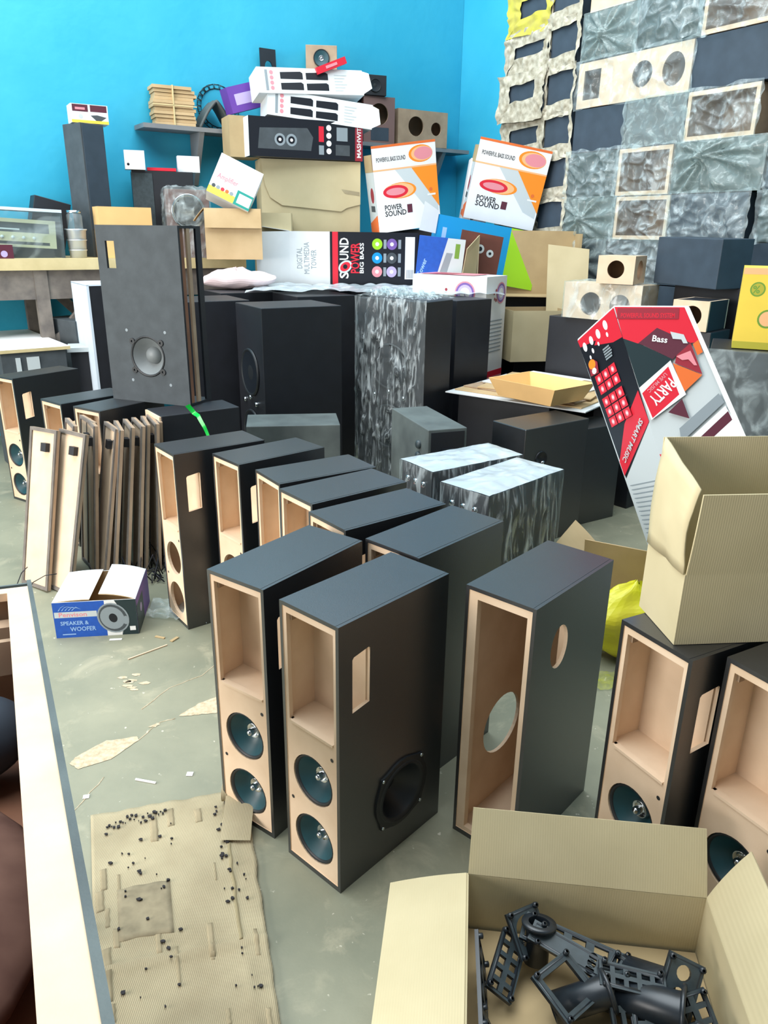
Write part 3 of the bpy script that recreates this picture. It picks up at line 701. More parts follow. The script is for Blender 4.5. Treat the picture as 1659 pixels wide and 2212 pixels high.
# flat worn sheet on the floor
b = MB()
def sheet(u, v):
    x0 = -.835 + .60*v; p = Vector((-.845, 1.76)).lerp(Vector((-.52, .92)), v); q = Vector((-.415, 1.885)).lerp(Vector((-.17, 1.02)), v)
    c = p.lerp(q, u); e = .006*nz((v*14, 0, 5)) if u > .95 else 0
    z = .012 + .004*nz((u*3, v*4, 1)) + (.02*math.exp(-((u-.86)/.03)**2)*abs(nz((v*5, 2, 2)))) + (.012*math.exp(-((v-.60)/.015)**2))
    z += .05*max(0, u-.86)*max(0, .3-v)*6*(1-abs(v-.1))
    return Vector((c.x+e, c.y+.010*nz((u*9, 3, v)), z))
b.grid(sheet, 48, 60, CARDW)
def on_sheet(u, v, h=.0018): return sheet(u, v) + Vector((0, 0, h))
def decal(us, vs, m):
    b.grid(lambda a, c: on_sheet(us[0]+(us[1]-us[0])*a, vs[0]+(vs[1]-vs[0])*c), 10, 10, m)
decal((.14, .46), (.34, .52), CSTAIN)
rs = random.Random(12)
for i in range(26):
    uu = rs.uniform(.03, .95); vv = rs.uniform(.02, .85); ll = rs.uniform(.04, .16); ww = rs.uniform(.012, .05)
    b.grid(lambda a, c: on_sheet(uu+ww*(a-.5)+.006*nz((c*4, i, 1)), min(.99, vv+ll*c), .0012), 3, 8, CARDW2)
b.grid(lambda a, c: on_sheet(.83+.02*a+.012*nz((c*9, 3, 1))-.0*c, .10+.5*c, .0024), 2, 30, INKC)
rnd = random.Random(3)
for i in range(96):
    u0 = rnd.choice([rnd.uniform(.08, .5), rnd.uniform(.76, .92)]); v0 = rnd.uniform(.03, .75) if i > 26 else rnd.uniform(.04, .08)
    if i <= 26: u0 = .10 + i*.014
    p = on_sheet(u0, v0, .003); s = rnd.uniform(.002, .007)
    b.add([p + Vector((s*math.cos(t)*rnd.uniform(.5, 1.2), s*math.sin(t)*rnd.uniform(.4, 1), 0)) for t in (0, 1.1, 2.3, 3.2, 4.3, 5.3)], [(0, 1, 2, 3, 4, 5)], INK)
o = b.build('cardboard_sheet'); md = o.modifiers.new('thick', 'SOLIDIFY'); md.thickness = .004; md.offset = 1
tag(o, 'worn flattened cardboard sheet lying on the floor in the left foreground', 'cardboard')
def tape_roll(u, v): a = v*PI*1.5; return Vector((-.47+.10*u, 1.83+.01*u+.030*math.cos(a), .045+.028*math.sin(a)+.01*u))
b = MB(); b.grid(tape_roll, 8, 10, CARDW); b.grid(lambda u, v: Vector((-.455+.085*u+.01*v, 1.80-.14*v, .035+.02*(1-v)*(1+.5*u)-.012*v)), 6, 6, CARDW)
b.build('curled_corner', o)

# scraps on the floor
def scrap(x, y, a, l, wd, m, name, lb, h=.004):
    b = MB(); b.box((-l/2, -wd/2, 0), (l/2, wd/2, h), m); return tag(b.build(name, loc=(x, y, .001), rot=(0, 0, a)), lb, 'scrap', 'small scraps on the bare floor')
scrap(-.955, 2.69, 43, .17, .005, MDF, 'wood_offcut', 'thin long wooden sliver on the floor beyond the blue carton')
scrap(-.875, 2.795, 62, .04, .014, CARDI, 'cardboard_scrap', 'short tan scrap beside the long sliver')
scrap(-.733, 1.92, -13, .07, .006, WHITE, 'wood_offcut', 'short pale sliver on the floor near the cardboard sheet')
scrap(-.892, 1.848, 12, .018, .016, WHITE, 'paper_scrap', 'small white dot of paper left of the cardboard sheet', .002)
scrap(-.604, 1.957, 0, .020, .018, WHITE, 'paper_scrap', 'small white paper dot near the broken patch', .002)
scrap(-1.12, 2.788, 8, .05, .012, WHITE, 'paper_scrap', 'white paper bit just in front of the blue carton', .002)
scrap(.05, 1.48, 20, .025, .014, WHITE, 'paper_scrap', 'small pale scrap on the floor by the parts carton', .002)
scrap(-.94, 2.81, -18, .045, .010, CARDI, 'cardboard_scrap', 'thin tan scrap near the foot of the leftmost row cabinet')
b = MB(); b.grid(lambda u, v: Vector((-1.05+.28*u, 2.98+.13*v-.05*u, .006+.035*abs(nz((u*6, v*5, 2)))+.03*(1-u)*v)), 26, 14, FILM)
tag(b.build('plastic_film'), 'crumpled clear plastic film on the floor right of the blue carton', 'plastic film')
b = MB(); rnd = random.Random(5)
for i in range(26):
    a = Vector((-1.22+.25*rnd.random(), 3.30+.25*rnd.random(), 0)); c = a + Vector((rnd.uniform(-.1, .1), rnd.uniform(-.1, .1), 0))
    b.tube([a + Vector((0, 0, .01)), (a+c)/2 + Vector((rnd.uniform(-.03, .03), 0, rnd.uniform(.02, .16))), c + Vector((0, 0, .01))], .0035, BLACKP, 5)
o = b.build('wire_tangle'); tag(o, 'tangle of thin black wires on the floor behind the blue carton', 'wires')
t = block('small_box', (.245, 2.10+.12, 0), -40, .07, .05, .21, DPLAST, 'small grey-brown boxed part standing in the gap right of the front centre cabinet', 'part')
b = MB(); b.lathe(bf('front', .07, .05, .21), .035, .06, [(.03, 0), (.03, .006), (.02, .008), (.018, .002), (0, .002)], LGREY, 18); b.build('ring', t)

# ------------------------------------------------------------------ foreground cabinet at the left
pf = Vector((-.812, 1.554, .850)); pn = Vector((-.209, .40, 1.060)); ax = (pn - pf).normalized()
lx = Vector((-1, -.12, 0)); lx = (lx - ax*lx.dot(ax)).normalized()
zx = lx.cross(ax).normalized()
if zx.z < 0: zx = -zx
L = (pn - pf).length + .32; Wd = .40; Dp = .30; rim = .042
M = Matrix(((lx.x, ax.x, zx.x, pf.x), (lx.y, ax.y, zx.y, pf.y), (lx.z, ax.z, zx.z, pf.z), (0, 0, 0, 1)))
t = thing('speaker_cabinet', (0, 0, 0), 0, 'large open-topped cabinet with a pale wood rim along the left foreground edge', 'speaker cabinet'); t.matrix_world = M
b = MB(); b.box((-.010, -.055, -Dp), (-.001, L, .004), VDUST); b.box((Wd, -.055, -Dp), (Wd+.01, L, .004), VDUST); b.box((-.010, -.060, -Dp), (Wd+.01, -.050, -.004), VDUST); b.box((-.01, -.055, -Dp-.01), (Wd+.01, L, -Dp), VDUST); b.box((-.01, L, -Dp), (Wd+.01, L+.01, .004), VDUST)
b.build('cabinet_shell', t)
b = MB(); b.box((-.001, -.012, -.018), (rim, L, .0), MDF); b.box((rim, -.012, -.018), (Wd-rim, rim-.012, .0), MDF); b.box((Wd-rim, -.012, -.018), (Wd, L, 0), MDF); b.box((rim, L-rim, -.018), (Wd-rim, L, 0), MDF); b.build('front_frame', t)
b = MB(); b.box((0, -.05, -.05), (Wd, -.012, -.012), DPLAST); b.build('top_strip', t)
b = MB(); b.box((0, 0, -Dp), (.01, L, -.02), AMBERW); b.box((0, -.01, -Dp), (Wd, 0, -.02), MDFD); b.box((0, 0, -Dp), (Wd, L, -Dp+.01), AMBERW); b.box((Wd-.01, 0, -Dp), (Wd, L, -.02), AMBERW); b.build('inner_lining', t)
b = MB(); b.box((.01, .03, -.10), (Wd-.02, .09, -.06), MDFD); b.box((.01, .20, -.12), (Wd-.02, .22, -.05), MDFD); b.build('inner_brace', t)
def lump(name, pos, sx, sy, sz, m, lb, cat, seed=1):
    b = MB(); b.grid(lambda u, v: M @ (Vector(pos) + Vector((sx*math.cos(2*PI*u)*math.sin(PI*v)*(1+.15*nz((u*4, v*4, seed))), sy*math.sin(2*PI*u)*math.sin(PI*v), sz*math.cos(PI*v)))), 24, 14, m)
    return tag(b.build(name), lb, cat)
lump('cloth_roll', (.18, .34, -.19), .17, .10, .09, NAVY, 'rolled dark blue cloth lying inside the open foreground cabinet', 'cloth', 2)
lump('brown_cloth', (.20, .80, -.22), .18, .30, .06, GRIME, 'brown cloth lying in the bottom of the open foreground cabinet', 'cloth', 4)
# stand under it
t = thing('work_stool', (-.80, 1.12, 0), 25, 'rough grey wooden stool carrying the foreground cabinet', 'stool')
b = MB(); b.box((-.16, -.22, .50), (.16, .22, .535), GWOOD); b.build('seat', t)
for x in (-.13, .13):
    for y in (-.19, .19): b = MB(); b.box((x-.02, y-.02, 0), (x+.02, y+.02, .50), GWOOD); b.build('leg', t)

# ------------------------------------------------------------------ brown carton and yellow bag on the floor at right
carton('open_carton', (1.13, 3.02, 0), -28, .44, .34, .25, 'open brown carton on the floor behind the right tower cabinets', {'left': (.17, 50, 10), 'front': (.17, 8, 14), 'right': (.15, 30, 8)}, CARDB, CARDB)
carton('open_carton', (.70, 3.42, 0), -35, .20, .18, .30, 'small pale carton corner showing behind the round-holed cabinet', {'left': (.05, 30, 10), 'front': (.06, 40, 10)}, CARDB, CARDB)
b = MB()
def bag(u, v):
    a = 2*PI*u; r = (.13*math.sin(PI*min(1, v*1.02))**.6+.008) * (1+.25*nz((math.cos(a)*2, math.sin(a)*2, v*4)))
    return Vector((1.00+r*1.45*math.cos(a), 2.70+r*.8*math.sin(a), .004+.34*v+.02*nz((a, v*5, 1))))
b.grid(bag, 40, 26, YBAG, False)
tag(b.build('plastic_bag'), 'crumpled bright yellow plastic bag on the floor beside the round-holed cabinet', 'bag')
b = MB(); b.grid(lambda u, v: Vector((.80+.16*u+.05*v, 2.46+.12*v, .004+.03*abs(nz((u*5, v*4, 7))))), 16, 10, film('yellow_film', .3, (214, 214, 60)))
tag(b.build('plastic_film'), 'thin yellowish plastic film flat on the floor in front of the yellow bag', 'plastic film')

# ------------------------------------------------------------------ the big tilted party carton
o3 = Vector((.801, 2.75, 1.385)); FX = Vector((.9784, -.2042, .032)); FYd = Vector((-.0341, -.3121, -.9495))
l3 = Vector((.746, 3.0, 1.236)); LX = Vector((.1846, -.844, .5036)); LYd = Vector((.3091, -.4366, -.8449))
t = thing('printed_carton', (1.35, 2.55, .0), 0, 'tall tilted red, grey and black printed carton marked PARTY leaning at the right', 'carton')
org = Vector((1.35, 2.55, 0))
ff = Frame(o3 - org, FX, -FYd); lf = Frame(l3 - org, LX, -LYd)
def neg(p): return [(a, -b_) for a, b_ in p]
F_ = {'outline':[(0,0),(.248,.001),(.788,1.134),(.411,1.168)],'red':[(0,0),(.232,.001),(.297,.119),(.259,.123),(.146,.072),(.086,.127),(.035,.11)],
'dark1':[(.086,.127),(.146,.072),(.259,.123),(.216,.166),(.204,.18),(.105,.133)],'brown':[(.259,.123),(.304,.23),(.212,.193),(.216,.166)],'dkcart':[(.035,.11),(.086,.127),(.204,.18),(.099,.281)],
'orange':[(.205,.193),(.304,.232),(.248,.293)],'orange2':[(.267,.127),(.284,.112),(.301,.154),(.284,.165)],'white':[(.099,.281),(.197,.184),(.255,.3),(.146,.392)],'redP':[(.110,.3),(.191,.205),(.233,.301),(.15,.385)],
'tri':[(.2,.364),(.243,.316),(.271,.383)],'bar':[(.270,.49),(.394,.354),(.409,.383),(.31,.49)],'red3':[(.180,.51),(.215,.51),(.22,.60)],'wbar':[(.24,.49),(.384,.336),(.444,.429),(.39,.49)],'gbar':[(.24,.418),(.36,.294),(.38,.324),(.25,.465)],'strip':[(.232,.001),(.248,.001),(.788,1.134),(.765,1.134)]}
L_ = {'outline':[(0,0),(.297,0),(.191,1.234),(-.02,1.188),(.015,.738),(-.009,.508),(.0,.377)],'red':[(0,0),(.292,-.001),(.283,.107),(.219,.1),(.003,.031)],
'redS':[(.263,.302),(.262,.419),(-.005,.559),(-.004,.501),(.114,.382)],'whiteL':[(.262,.419),(.191,1.234),(-.02,1.188),(.015,.738),(-.005,.559)]}
b = MB()
depth = Vector((.2039, .9279, -.3123))*.30
front3 = [ff.p(*q) for q in neg(F_['outline'])]
left3 = [lf.p(*q) for q in neg([(0, 0), (-.02, 1.188)])]
FTp, RTp, RBp, FBp = front3; LTp, LBp = left3
RTb, RBb = RTp + (LTp - FTp), RBp + (LBp - FBp)
b.hexa([FBp, RBp, RBb, LBp, FTp, RTp, RTb, LTp], LGREY)
b.lift = .0004
def art(fr, key, m, D): b.poly(fr, neg(D[key]), m)
b.poly(lf, neg([(0,.0),(.292,0),(.262,.42),(.0,.57)]), BLACKP)
art(lf, 'red', RED, L_); b.poly(lf, neg([(.003,.03),(.12,.05),(.10,.062),(.02,.052)]), BLACKP)
art(lf, 'redS', RED, L_)
for x, y, r_ in ((.209,.028,.018),(.148,.036,.018),(.091,.038,.017),(.036,.042,.018),(.202,.062,.009),(.13,.068,.008),(.08,.075,.01),(.05,.09,.008)): b.disc(lf, x, -y, r_*.8, WHITE, ry=r_)
for gx, gy, rows in ((.032, .164, 2), (.030, .255, 3)):
    for i in range(3):
        for j in range(rows):
            x0, y0 = gx+.054*i, gy+.040*j; b.rect(lf, x0, -y0-.035, x0+.047, -y0, RED); b.disc(lf, x0+.023, -y0-.018, .011, PINK); b.disc(lf, x0+.023, -y0-.018, .006, WHITE, n=6)
b.poly(lf, neg([(.026,.106),(.067,.102),(.09,.123),(.075,.162),(.015,.155)]), RED2); b.disc(lf, .05, -.118, .026, ORANGE, ry=.018); b.disc(lf, .05, -.145, .018, WHITE, ry=.012, n=7)
for i in range(5): b.rect(lf, .15, -.098-.0095*i-.006, .205-.004*abs(i-2), -.098-.0095*i, MGREY)
b.text(lf, 'SMART MUSIC', .228, -.392, .030, LGREY, rot=math.atan2(-.117, -.217), bold=True, width=.225)
for i in range(13): b.poly(lf, neg([(.02, .60+.017*i), (.205-.003*i, .62+.017*i), (.205-.003*i, .6235+.017*i), (.02, .6035+.017*i)]), MGREY)
for k_, m_ in (('red', RED), ('dark1', MAROON), ('brown', RED2), ('dkcart', DKTEAL), ('orange', RUST), ('orange2', RUST), ('white', WHITE), ('redP', RED), ('gbar', MGREY), ('wbar', WHITE), ('bar', MAROON), ('tri', MAROON), ('red3', RED), ('strip', WHITE)): art(ff, k_, m_, F_)
b.rect(ff, .01, -.042, .215, -.004, RED2)
b.text(ff, 'POWERFUL SOUND SYSTEM', .022, -.037, .022, RED, width=.18)
ang = math.atan2(-(.36-.245), -(.125-.215))
b.text(ff, 'PARTY', .197, -.243, .055, WHITE, rot=math.atan2(-.095, -.084), width=.100)
b.text(ff, 'LIVE MUSIC', .182, -.226, .018, PINK, rot=math.atan2(-.095, -.084), width=.085)
b.text(ff, 'Bass', .13, -.118, .030, WHITE, rot=-.12); b.poly(ff, neg([(.19,.085),(.235,.095),(.25,.125),(.235,.125),(.228,.112),(.2,.11)]), LGREY)
b.poly(ff, neg([(.215,.170),(.26,.150),(.285,.200),(.275,.200),(.255,.180),(.235,.183)]), PINK)
b.build('carton_body', t)
b = MB(); a0 = FTp + (RTp-FTp).normalized()*.0; b.add([FTp, RTp, RTp+Vector((0, .004, .006)), FTp+Vector((0, .004, .006))], [(0, 1, 2, 3)], WHITE)
b.add([FTp, FTp+Vector((0, .004, .006)), LTp+Vector((0, 0, .007)), LTp], [(0, 1, 2, 3)], WHITE); b.build('cut_edge', t)

# ------------------------------------------------------------------ right side pile
t = block('party_speaker', (2.02, 3.98, 0), -23.6, .62, .52, 1.09, DARK, 'big black speaker at the right edge carrying the yellow carton, wrapped in thin film', 'speaker')
crumple_shell(.62, .52, 1.09, .010, 6.0, FILM, ('front', 'left'), .008, 22, 8).build('plastic_wrap', t)
def art_yellow(b, w, d, h):
    fr = bf('front', w, d, h); b.rect(fr, 0, 0, w, h, YELP); b.rect(fr, 0, 0, w, .035, YELD); b.rect(fr, 0, h-.03, w, h, ORANGE2)
    b.disc(fr, .075, h-.10, .035, GRN2); b.disc(fr, .075, h-.10, .028, YELD); b.text(fr, '%', .052, h-.118, .05, GRN2); b.disc(fr, .14, .15, .045, GRN2); b.disc(fr, .14, .15, .036, ORANGE2)
carton('printed_carton', (2.073, 4.007, 1.094), -23.6, .50, .40, .390, 'yellow carton with green round marks at the right edge on a black speaker', None, YELP, YELP, closed=True, art=art_yellow)

def mdf_box(loc, rot, w, d, h, holes, label, m=MDF, side_m=None, cat='speaker box', group=None, name='speaker_box', wrap=None):
    """holes: (side, x, y, r) or (side, x0, y0, x1, y1)"""
    t = thing(name, loc, rot, label, cat, group); T = .014
    for side in ('front', 'right', 'left', 'back'):
        fr = bf(side, w, d, h); fw = w if side in ('front', 'back') else d
        hs = [circ(q[1], q[2], q[3]) if len(q) == 4 else rc(*q[1:]) for q in holes if q[0] == side]
        x0, x1 = (0, fw) if side in ('front', 'back') else (T, fw-T)
        mm = m if side == 'front' else (side_m or m)
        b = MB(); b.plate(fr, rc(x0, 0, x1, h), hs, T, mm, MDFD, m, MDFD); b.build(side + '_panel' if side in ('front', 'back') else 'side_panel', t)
    b = MB(); b.box((-w/2+T, -d/2+T, h-T), (w/2-T, d/2-T, h), side_m or m); b.build('top_panel', t)
    b = MB(); b.box((-w/2+T, -d/2+T, 0), (w/2-T, d/2-T, T), m); b.build('bottom_panel', t)
    if wrap: crumple_shell(w, d, h, wrap[0], wrap[1], FILM, ('front', 'top', 'right', 'left'), .006, 20, 9).build('plastic_wrap', t)
    return t
mdf_box((1.507, 5.296, 1.093), -42.2, .554, .25, .232, [('front', .20, .10, .075), ('front', .41, .10, .070)], 'plastic wrapped raw MDF box with two round holes on top of the junk pile', wrap=(.008, 2))
mdf_box((1.535, 5.203, 1.331), -33.5, .240, .25, .173, [('front', .12, .09, .055), ('right', .125, .085, .06)], 'small raw MDF box with one round hole sitting on the wrapped two-hole box')
mdf_box((1.885, 4.694, 1.102), -43, .216, .295, .172, [('front', .12, .085, .058)], 'small MDF-fronted speaker box with dark sides, left of the yellow carton', side_m=DARK)
t = block('speaker_box', (1.97, 4.998, 1.335), (1, .9, -66.9), .538, .25, .285, NAVY, 'plain dark board box standing above the small MDF speaker', 'speaker box')
block('party_speaker', (1.55, 5.42, 0), -42, .70, .42, 1.090, DARK, 'black speaker under the wrapped two-hole MDF box', 'speaker', 'black speakers stored below the wall stack')
block('party_speaker', (1.90, 4.70, 0), -43, .26, .30, 1.099, DARK, 'black speaker under the small MDF-fronted box', 'speaker', 'black speakers stored below the wall stack')
block('party_speaker', (2.13, 5.03, 0), -58, .50, .26, 1.333, DARK, 'tall black speaker under the plain dark board box', 'speaker', 'black speakers stored below the wall stack')
block('party_speaker', (1.56, 4.74, 0), -50, .32, .34, .86, DARK, 'black speaker behind the party carton, left of the small MDF speaker', 'speaker', 'black speakers stored below the wall stack')
# flattened cartons and tray
block('party_speaker', (.92, 4.98, 0), -38, .66, .58, .655, DARK, 'low black cabinet carrying the pile of flattened cartons', 'speaker', 'black speakers stored below the wall stack')
rnd = random.Random(9)
for i in range(5):
    b = MB(); w_, d_ = .95-.07*i, .85-.06*i; b.box((-w_/2, -d_/2, 0), (w_/2, d_/2, .007), (WHITEC, CARDB, MDFD, CARDB, WHITEC)[i])
    if i == 4:
        fr = Frame((-w_/2, -d_/2, .007), (1, 0, 0), (0, 1, 0)); b.rect(fr, .1, .1, .4, .5, MGREY); b.rect(fr, .45, .2, .6, .55, CARDI)
    tag(b.build('flattened_carton', loc=(1.02+.02*i, 4.93+.03*i, .657+.0085*i), rot=(0, 0, -35+rnd.uniform(-9, 9))), ['lowest', 'second lowest', 'middle', 'second highest', 'topmost'][i] + ' flattened carton of the pile under the shallow tray', 'cardboard', 'flattened cartons under the tray')
b = MB(); hw, hd = .22, .28
def tr(x, y, z): return Vector((x, y, z))
O_ = [(-.15, -.20), (.15, -.20), (.15, .20), (-.15, .20)]; I_ = [(-.19, -.25), (.19, -.25), (.19, .25), (-.19, .25)]
b.add([tr(x, y, 0) for x, y in O_] + [tr(x, y, .105) for x, y in I_] + [tr(x*.97, y*.97, .105) for x, y in I_] + [tr(x*.97, y*.97, .004) for x, y in O_],
      [(3,2,1,0),(0,1,5,4),(1,2,6,5),(2,3,7,6),(3,0,4,7),(4,5,9,8),(5,6,10,9),(6,7,11,10),(7,4,8,11),(8,9,13,12),(9,10,14,13),(10,11,15,14),(11,8,12,15),(12,13,14,15)], CARDO)
tag(b.build('cardboard_tray', loc=(.93, 4.52, .701), rot=(0, 0, 40)), 'shallow orange-tan cardboard tray on top of the flattened cartons', 'tray')
# lower open carton, big open carton behind
block('party_speaker', (1.18, 6.12, 0), 12, .44, .30, .70, DARK, 'black cabinet under the small square open carton', 'speaker', 'black speakers stored below the wall stack')
carton('open_carton', (1.14, 6.05, .705), 12, .46, .34, .38, 'small square open carton below the big open one, beside the white and red carton', None, CARD, CARDI)
block('party_speaker', (1.20, 6.52, 0), 0, .70, .30, 1.15, DARK, 'black cabinet under the big open carton', 'speaker', 'black speakers stored below the wall stack')
t = thing('open_carton', (1.12, 6.42, 1.155), -3, 'large open brown carton lying on its side with one flap hanging right', 'carton')
b = MB(); w_, d_, h_ = .80, .30, .50
b.box((-w_/2, d_/2-.006, 0), (w_/2, d_/2, h_), CARD, fm={'front': CARDI}); b.box((-w_/2, -d_/2, 0), (w_/2, d_/2, .006), CARDI); b.box((-w_/2, -d_/2, 0), (-w_/2+.006, d_/2, h_-.05), CARD); b.box((w_/2-.006, -d_/2, 0), (w_/2, d_/2, h_-.02), CARDI); b.build('carton_body', t)
b = MB(); b.hexa([Vector(p) for p in ((.16, -.24, -.25), (.46, -.34, -.36), (.46, -.335, -.36), (.16, -.235, -.25), (.14, -.16, .40), (.44, -.26, .37), (.44, -.255, .37), (.14, -.155, .40))], CARD); b.build('flap', t)
b = MB(); b.hexa([Vector(p) for p in ((-.42, -.15, .06), (-.55, -.32, .02), (-.545, -.32, .02), (-.415, -.15, .06), (-.40, -.15, .46), (-.50, -.32, .36), (-.495, -.32, .36), (-.395, -.15, .46))], CARD); b.build('flap', t)

# white carton with red base behind the tower
def art_wr(b, w, d, h):
    for sd_ in ('front', 'right'):
        fr = bf(sd_, w, d, h); fw = w if sd_ == 'front' else d
        b.rect(fr, 0, 0, fw, h*.22, RED); b.rect(fr, 0, h*.14, fw, h*.17, PINK)
        for r_, m_ in ((.085, PINK), (.075, VIOLET), (.060, LILAC), (.040, WHITE)): b.disc(fr, fw*.72, h-.12, r_ if sd_ == 'front' else r_*.9, m_)
        b.text(fr, 't', fw*.72-.008, h-.14, .05, VIOLET, bold=False)
        for x, y in ((.38, .12), (.47, .10), (.42, .16), (.49, .17)): b.disc(fr, fw*x, h-y, .012, RED2, n=6)
        for i in range(9): b.rect(fr, fw*.25, h-.32-.028*i, fw*.85, h-.312-.028*i, MGREY)
    fr = bf('top', w, d, h); b.rect(fr, .03, .03, w*.8, d-.03, PINK); b.rect(fr, .1, .06, w*.5, d-.08, RED2)
carton('printed_carton', (.545, 5.95, .455), -33, .62, .34, .88, 'white carton with violet rings and a red base, standing right of the wrapped tower', None, WHITE, WHITE, closed=True, art=art_wr)
block('party_speaker', (.56, 5.97, 0), -33, .56, .30, .45, DARK, 'low black cabinet hidden under the white and red carton', 'speaker', 'black speakers stored below the wall stack')

# tower carton lying on the black towers
def art_sp(b, w, d, h):
    fr = bf('front', w, d, h); x0 = w*.34
    b.rect(fr, x0-.03, 0, w, h, BLACKP); b.rect(fr, x0-.01, 0, x0+.035, h, RED)
    for i, s in enumerate(('DIGITAL', 'MULTIMEDIA', 'TOWER')): b.text(fr, s, w*(.095+.055*i), h*(.30 if i != 1 else .20), .062, MGREY, rot=PI/2, bold=False, width=h*(.40, .60, .36)[i])
    X = w*.43; b.text(fr, 'S', X+.025, h*.12, .10, WHITE, rot=PI/2, width=h*.13); b.text(fr, 'UND', X+.025, h*.47, .10, WHITE, rot=PI/2, width=h*.42)
    b.disc(fr, X, h*.35, .060, LGREY, ry=.045, rot=.6); b.disc(fr, X, h*.35, .045, RED, ry=.032, rot=.6); b.disc(fr, X, h*.35, .018, BLACKP)
    b.text(fr, 'POWER', X+.115, h*.22, .10, RED, rot=PI/2, width=h*.58); b.text(fr, 'BIG BASS', X+.150, h*.22, .045, WHITE, rot=PI/2, width=h*.58)
    cs = ((GREENP, VIOLET), (CYANP, GREYB), (PINK, LILAC))
    for r_ in range(3):
        for c_ in range(2):
            cx, cy = w*(.68+.115*c_), h*(.78-.26*r_); b.disc(fr, cx, cy, .042, cs[r_][c_], ry=.042*h/.4); b.disc(fr, cx, cy, .016, WHITE, n=7); b.rect(fr, cx+.052, cy-.035, cx+.075, cy+.035, MGREY)
    b.rect(fr, w*.90, h*.12, w*.975, h*.92, WHITE)
    for i in range(5): b.rect(fr, w*.915+.012*i, h*.14, w*.92+.012*i, h*.30, MGREY)
def sideways_flap(t, w, d, h):
    b = MB(); b.hexa([Vector(p) for p in ((-w/2-.26, -d/2-.04, .0), (-w/2, -d/2, 0), (-w/2, -d/2+.004, 0), (-w/2-.26, -d/2-.036, 0), (-w/2-.27, -d/2-.04, h*.98), (-w/2, -d/2, h), (-w/2, -d/2+.004, h), (-w/2-.27, -d/2-.036, h*.98))], WHITEC); b.build('flap', t)
    b = MB(); b.hexa([Vector(p) for p in ((-w/2-.22, -d/2, h+.03), (-w/2, -d/2, h), (-w/2, d/2, h), (-w/2-.2, d/2, h+.02), (-w/2-.22, -d/2, h+.034), (-w/2, -d/2, h+.004), (-w/2, d/2, h+.004), (-w/2-.2, d/2, h+.024))], WHITEC); b.build('flap', t)
t = carton('printed_carton', (-.285, 6.62, 1.215), 5, 1.04, .28, .41, 'long black and white tower carton with red lettering lying on the black towers', None, WHITEC, CARDI, closed=True, art=art_sp)
sideways_flap(t, 1.04, .28, .41)
# plastic sheet over the tower tops, pink bag
b = MB()
def drape(u, v):
    x = -1.0+1.85*u; y = 5.50+.86*v+.2*u + .10*math.sin(u*6)*(1-v)
    return Vector((x, y, 1.213+.028*abs(nz((u*14, v*6, 3)))+.02*abs(nz((u*5, v*3, 9)))))
b.grid(drape, 90, 26, FILMS); tag(b.build('plastic_sheet'), 'crumpled clear plastic sheet spread over the tops of the black towers', 'plastic sheet')
b = MB()
def pk(u, v):
    a = 2*PI*u; s = math.sin(PI*v); return Vector((-1.15+.27*s*math.cos(a)*(1+.2*nz((math.cos(a), math.sin(a), v*3))), 6.02+.15*s*math.sin(a), 1.202+.11*(1-math.cos(PI*v))/2*1.3*(1+.3*nz((math.cos(a)*2, math.sin(a)*2, v*5)))))
b.grid(pk, 40, 18, mat('pink_plastic', (228, 206, 208), .35, .5, rgb2=(232, 214, 216), vscale=10), False); tag(b.build('plastic_bag'), 'pale pink plastic bag lying on the towers left of the tower carton', 'bag')

# big worn carton, dark carton and white cartons above
block('party_speaker', (-.66, 7.13, 0), 20, .60, .28, 1.20, DARK, 'black cabinet at the back under the big worn carton', 'speaker', 'black speakers stored below the wall stack')
def art_bc(b, w, d, h):
    fr = bf('front', w, d, h)
    for i, (x, y, l) in enumerate(((.08, .30, .06), (.08, .20, .12), (.26, .19, .40))): b.rect(fr, x, y, x+l, y+.035, INKC)
    b.poly(fr, [(0, h), (w, h), (w, h*.66), (w*.86, h*.63), (w*.8, h*.60), (w*.2, h*.64), (.07, h*.70), (.03, h*.80)], CARD, .012)
    b.poly(fr, [(w*.8, h*.78), (w*.99, h*.76), (w*.99, h*.73), (w*.84, h*.745)], CARDW, .014)
carton('shipping_carton', (-.689, 7.0, 1.205), 16.9, .84, .30, .97, 'big worn brown shipping carton with a torn flap, above the tower carton', None, CARD, CARDI, closed=True, art=art_bc)
def art_md(b, w, d, h):
    fr = bf('front', w, d, h); b.rect(fr, 0, 0, w, h, BLACKP); b.rect(fr, w*.93, 0, w, h, RED2); b.text(fr, 'MASHWIT', w*.984, h*.08, .050, WHITE, rot=PI/2, width=h*.8)
    b.poly(fr, [(w*.07, h*.2), (w*.09, h*.72), (w*.5, h*.78), (w*.55, h*.55), (w*.53, h*.2)], GREYB)
    for x in (.26, .36): b.disc(fr, w*x, h*.45, .045, MGREY); b.disc(fr, w*x, h*.45, .028, BLACKP); b.disc(fr, w*x, h*.45, .012, WHITE)
    b.rect(fr, w*.60, h*.45, w*.645, h*.85, RED); b.rect(fr, w*.60, h*.12, w*.645, h*.36, MGREY)
    for i in range(4): b.disc(fr, w*.69, h*(.82-.2*i), .022, WHITE)
    b.rect(fr, w*.76, h*.5, w*.86, h*.85, MGREY); b.rect(fr, w*.75, h*.12, w*.88, h*.40, GREYB)
    for r_ in (0,): b.rect(bf('left', w, d, h), 0, 0, d, h, WHITEC)
carton('printed_carton', (-.728, 6.91, 2.18), 24, .96, .33, .285, 'black carton with speaker pictures and a white end on the worn carton', None, BLACKP, CARDI, closed=True, art=art_md)
b = MB(); b.box((-.13, -.12, 0), (.12, .14, .30), CARDI)
tag(b.build('small_carton', loc=(-1.20, 6.82, 2.178), rot=(0, 0, 24)), 'plain brown carton end left of the black picture carton', 'carton')
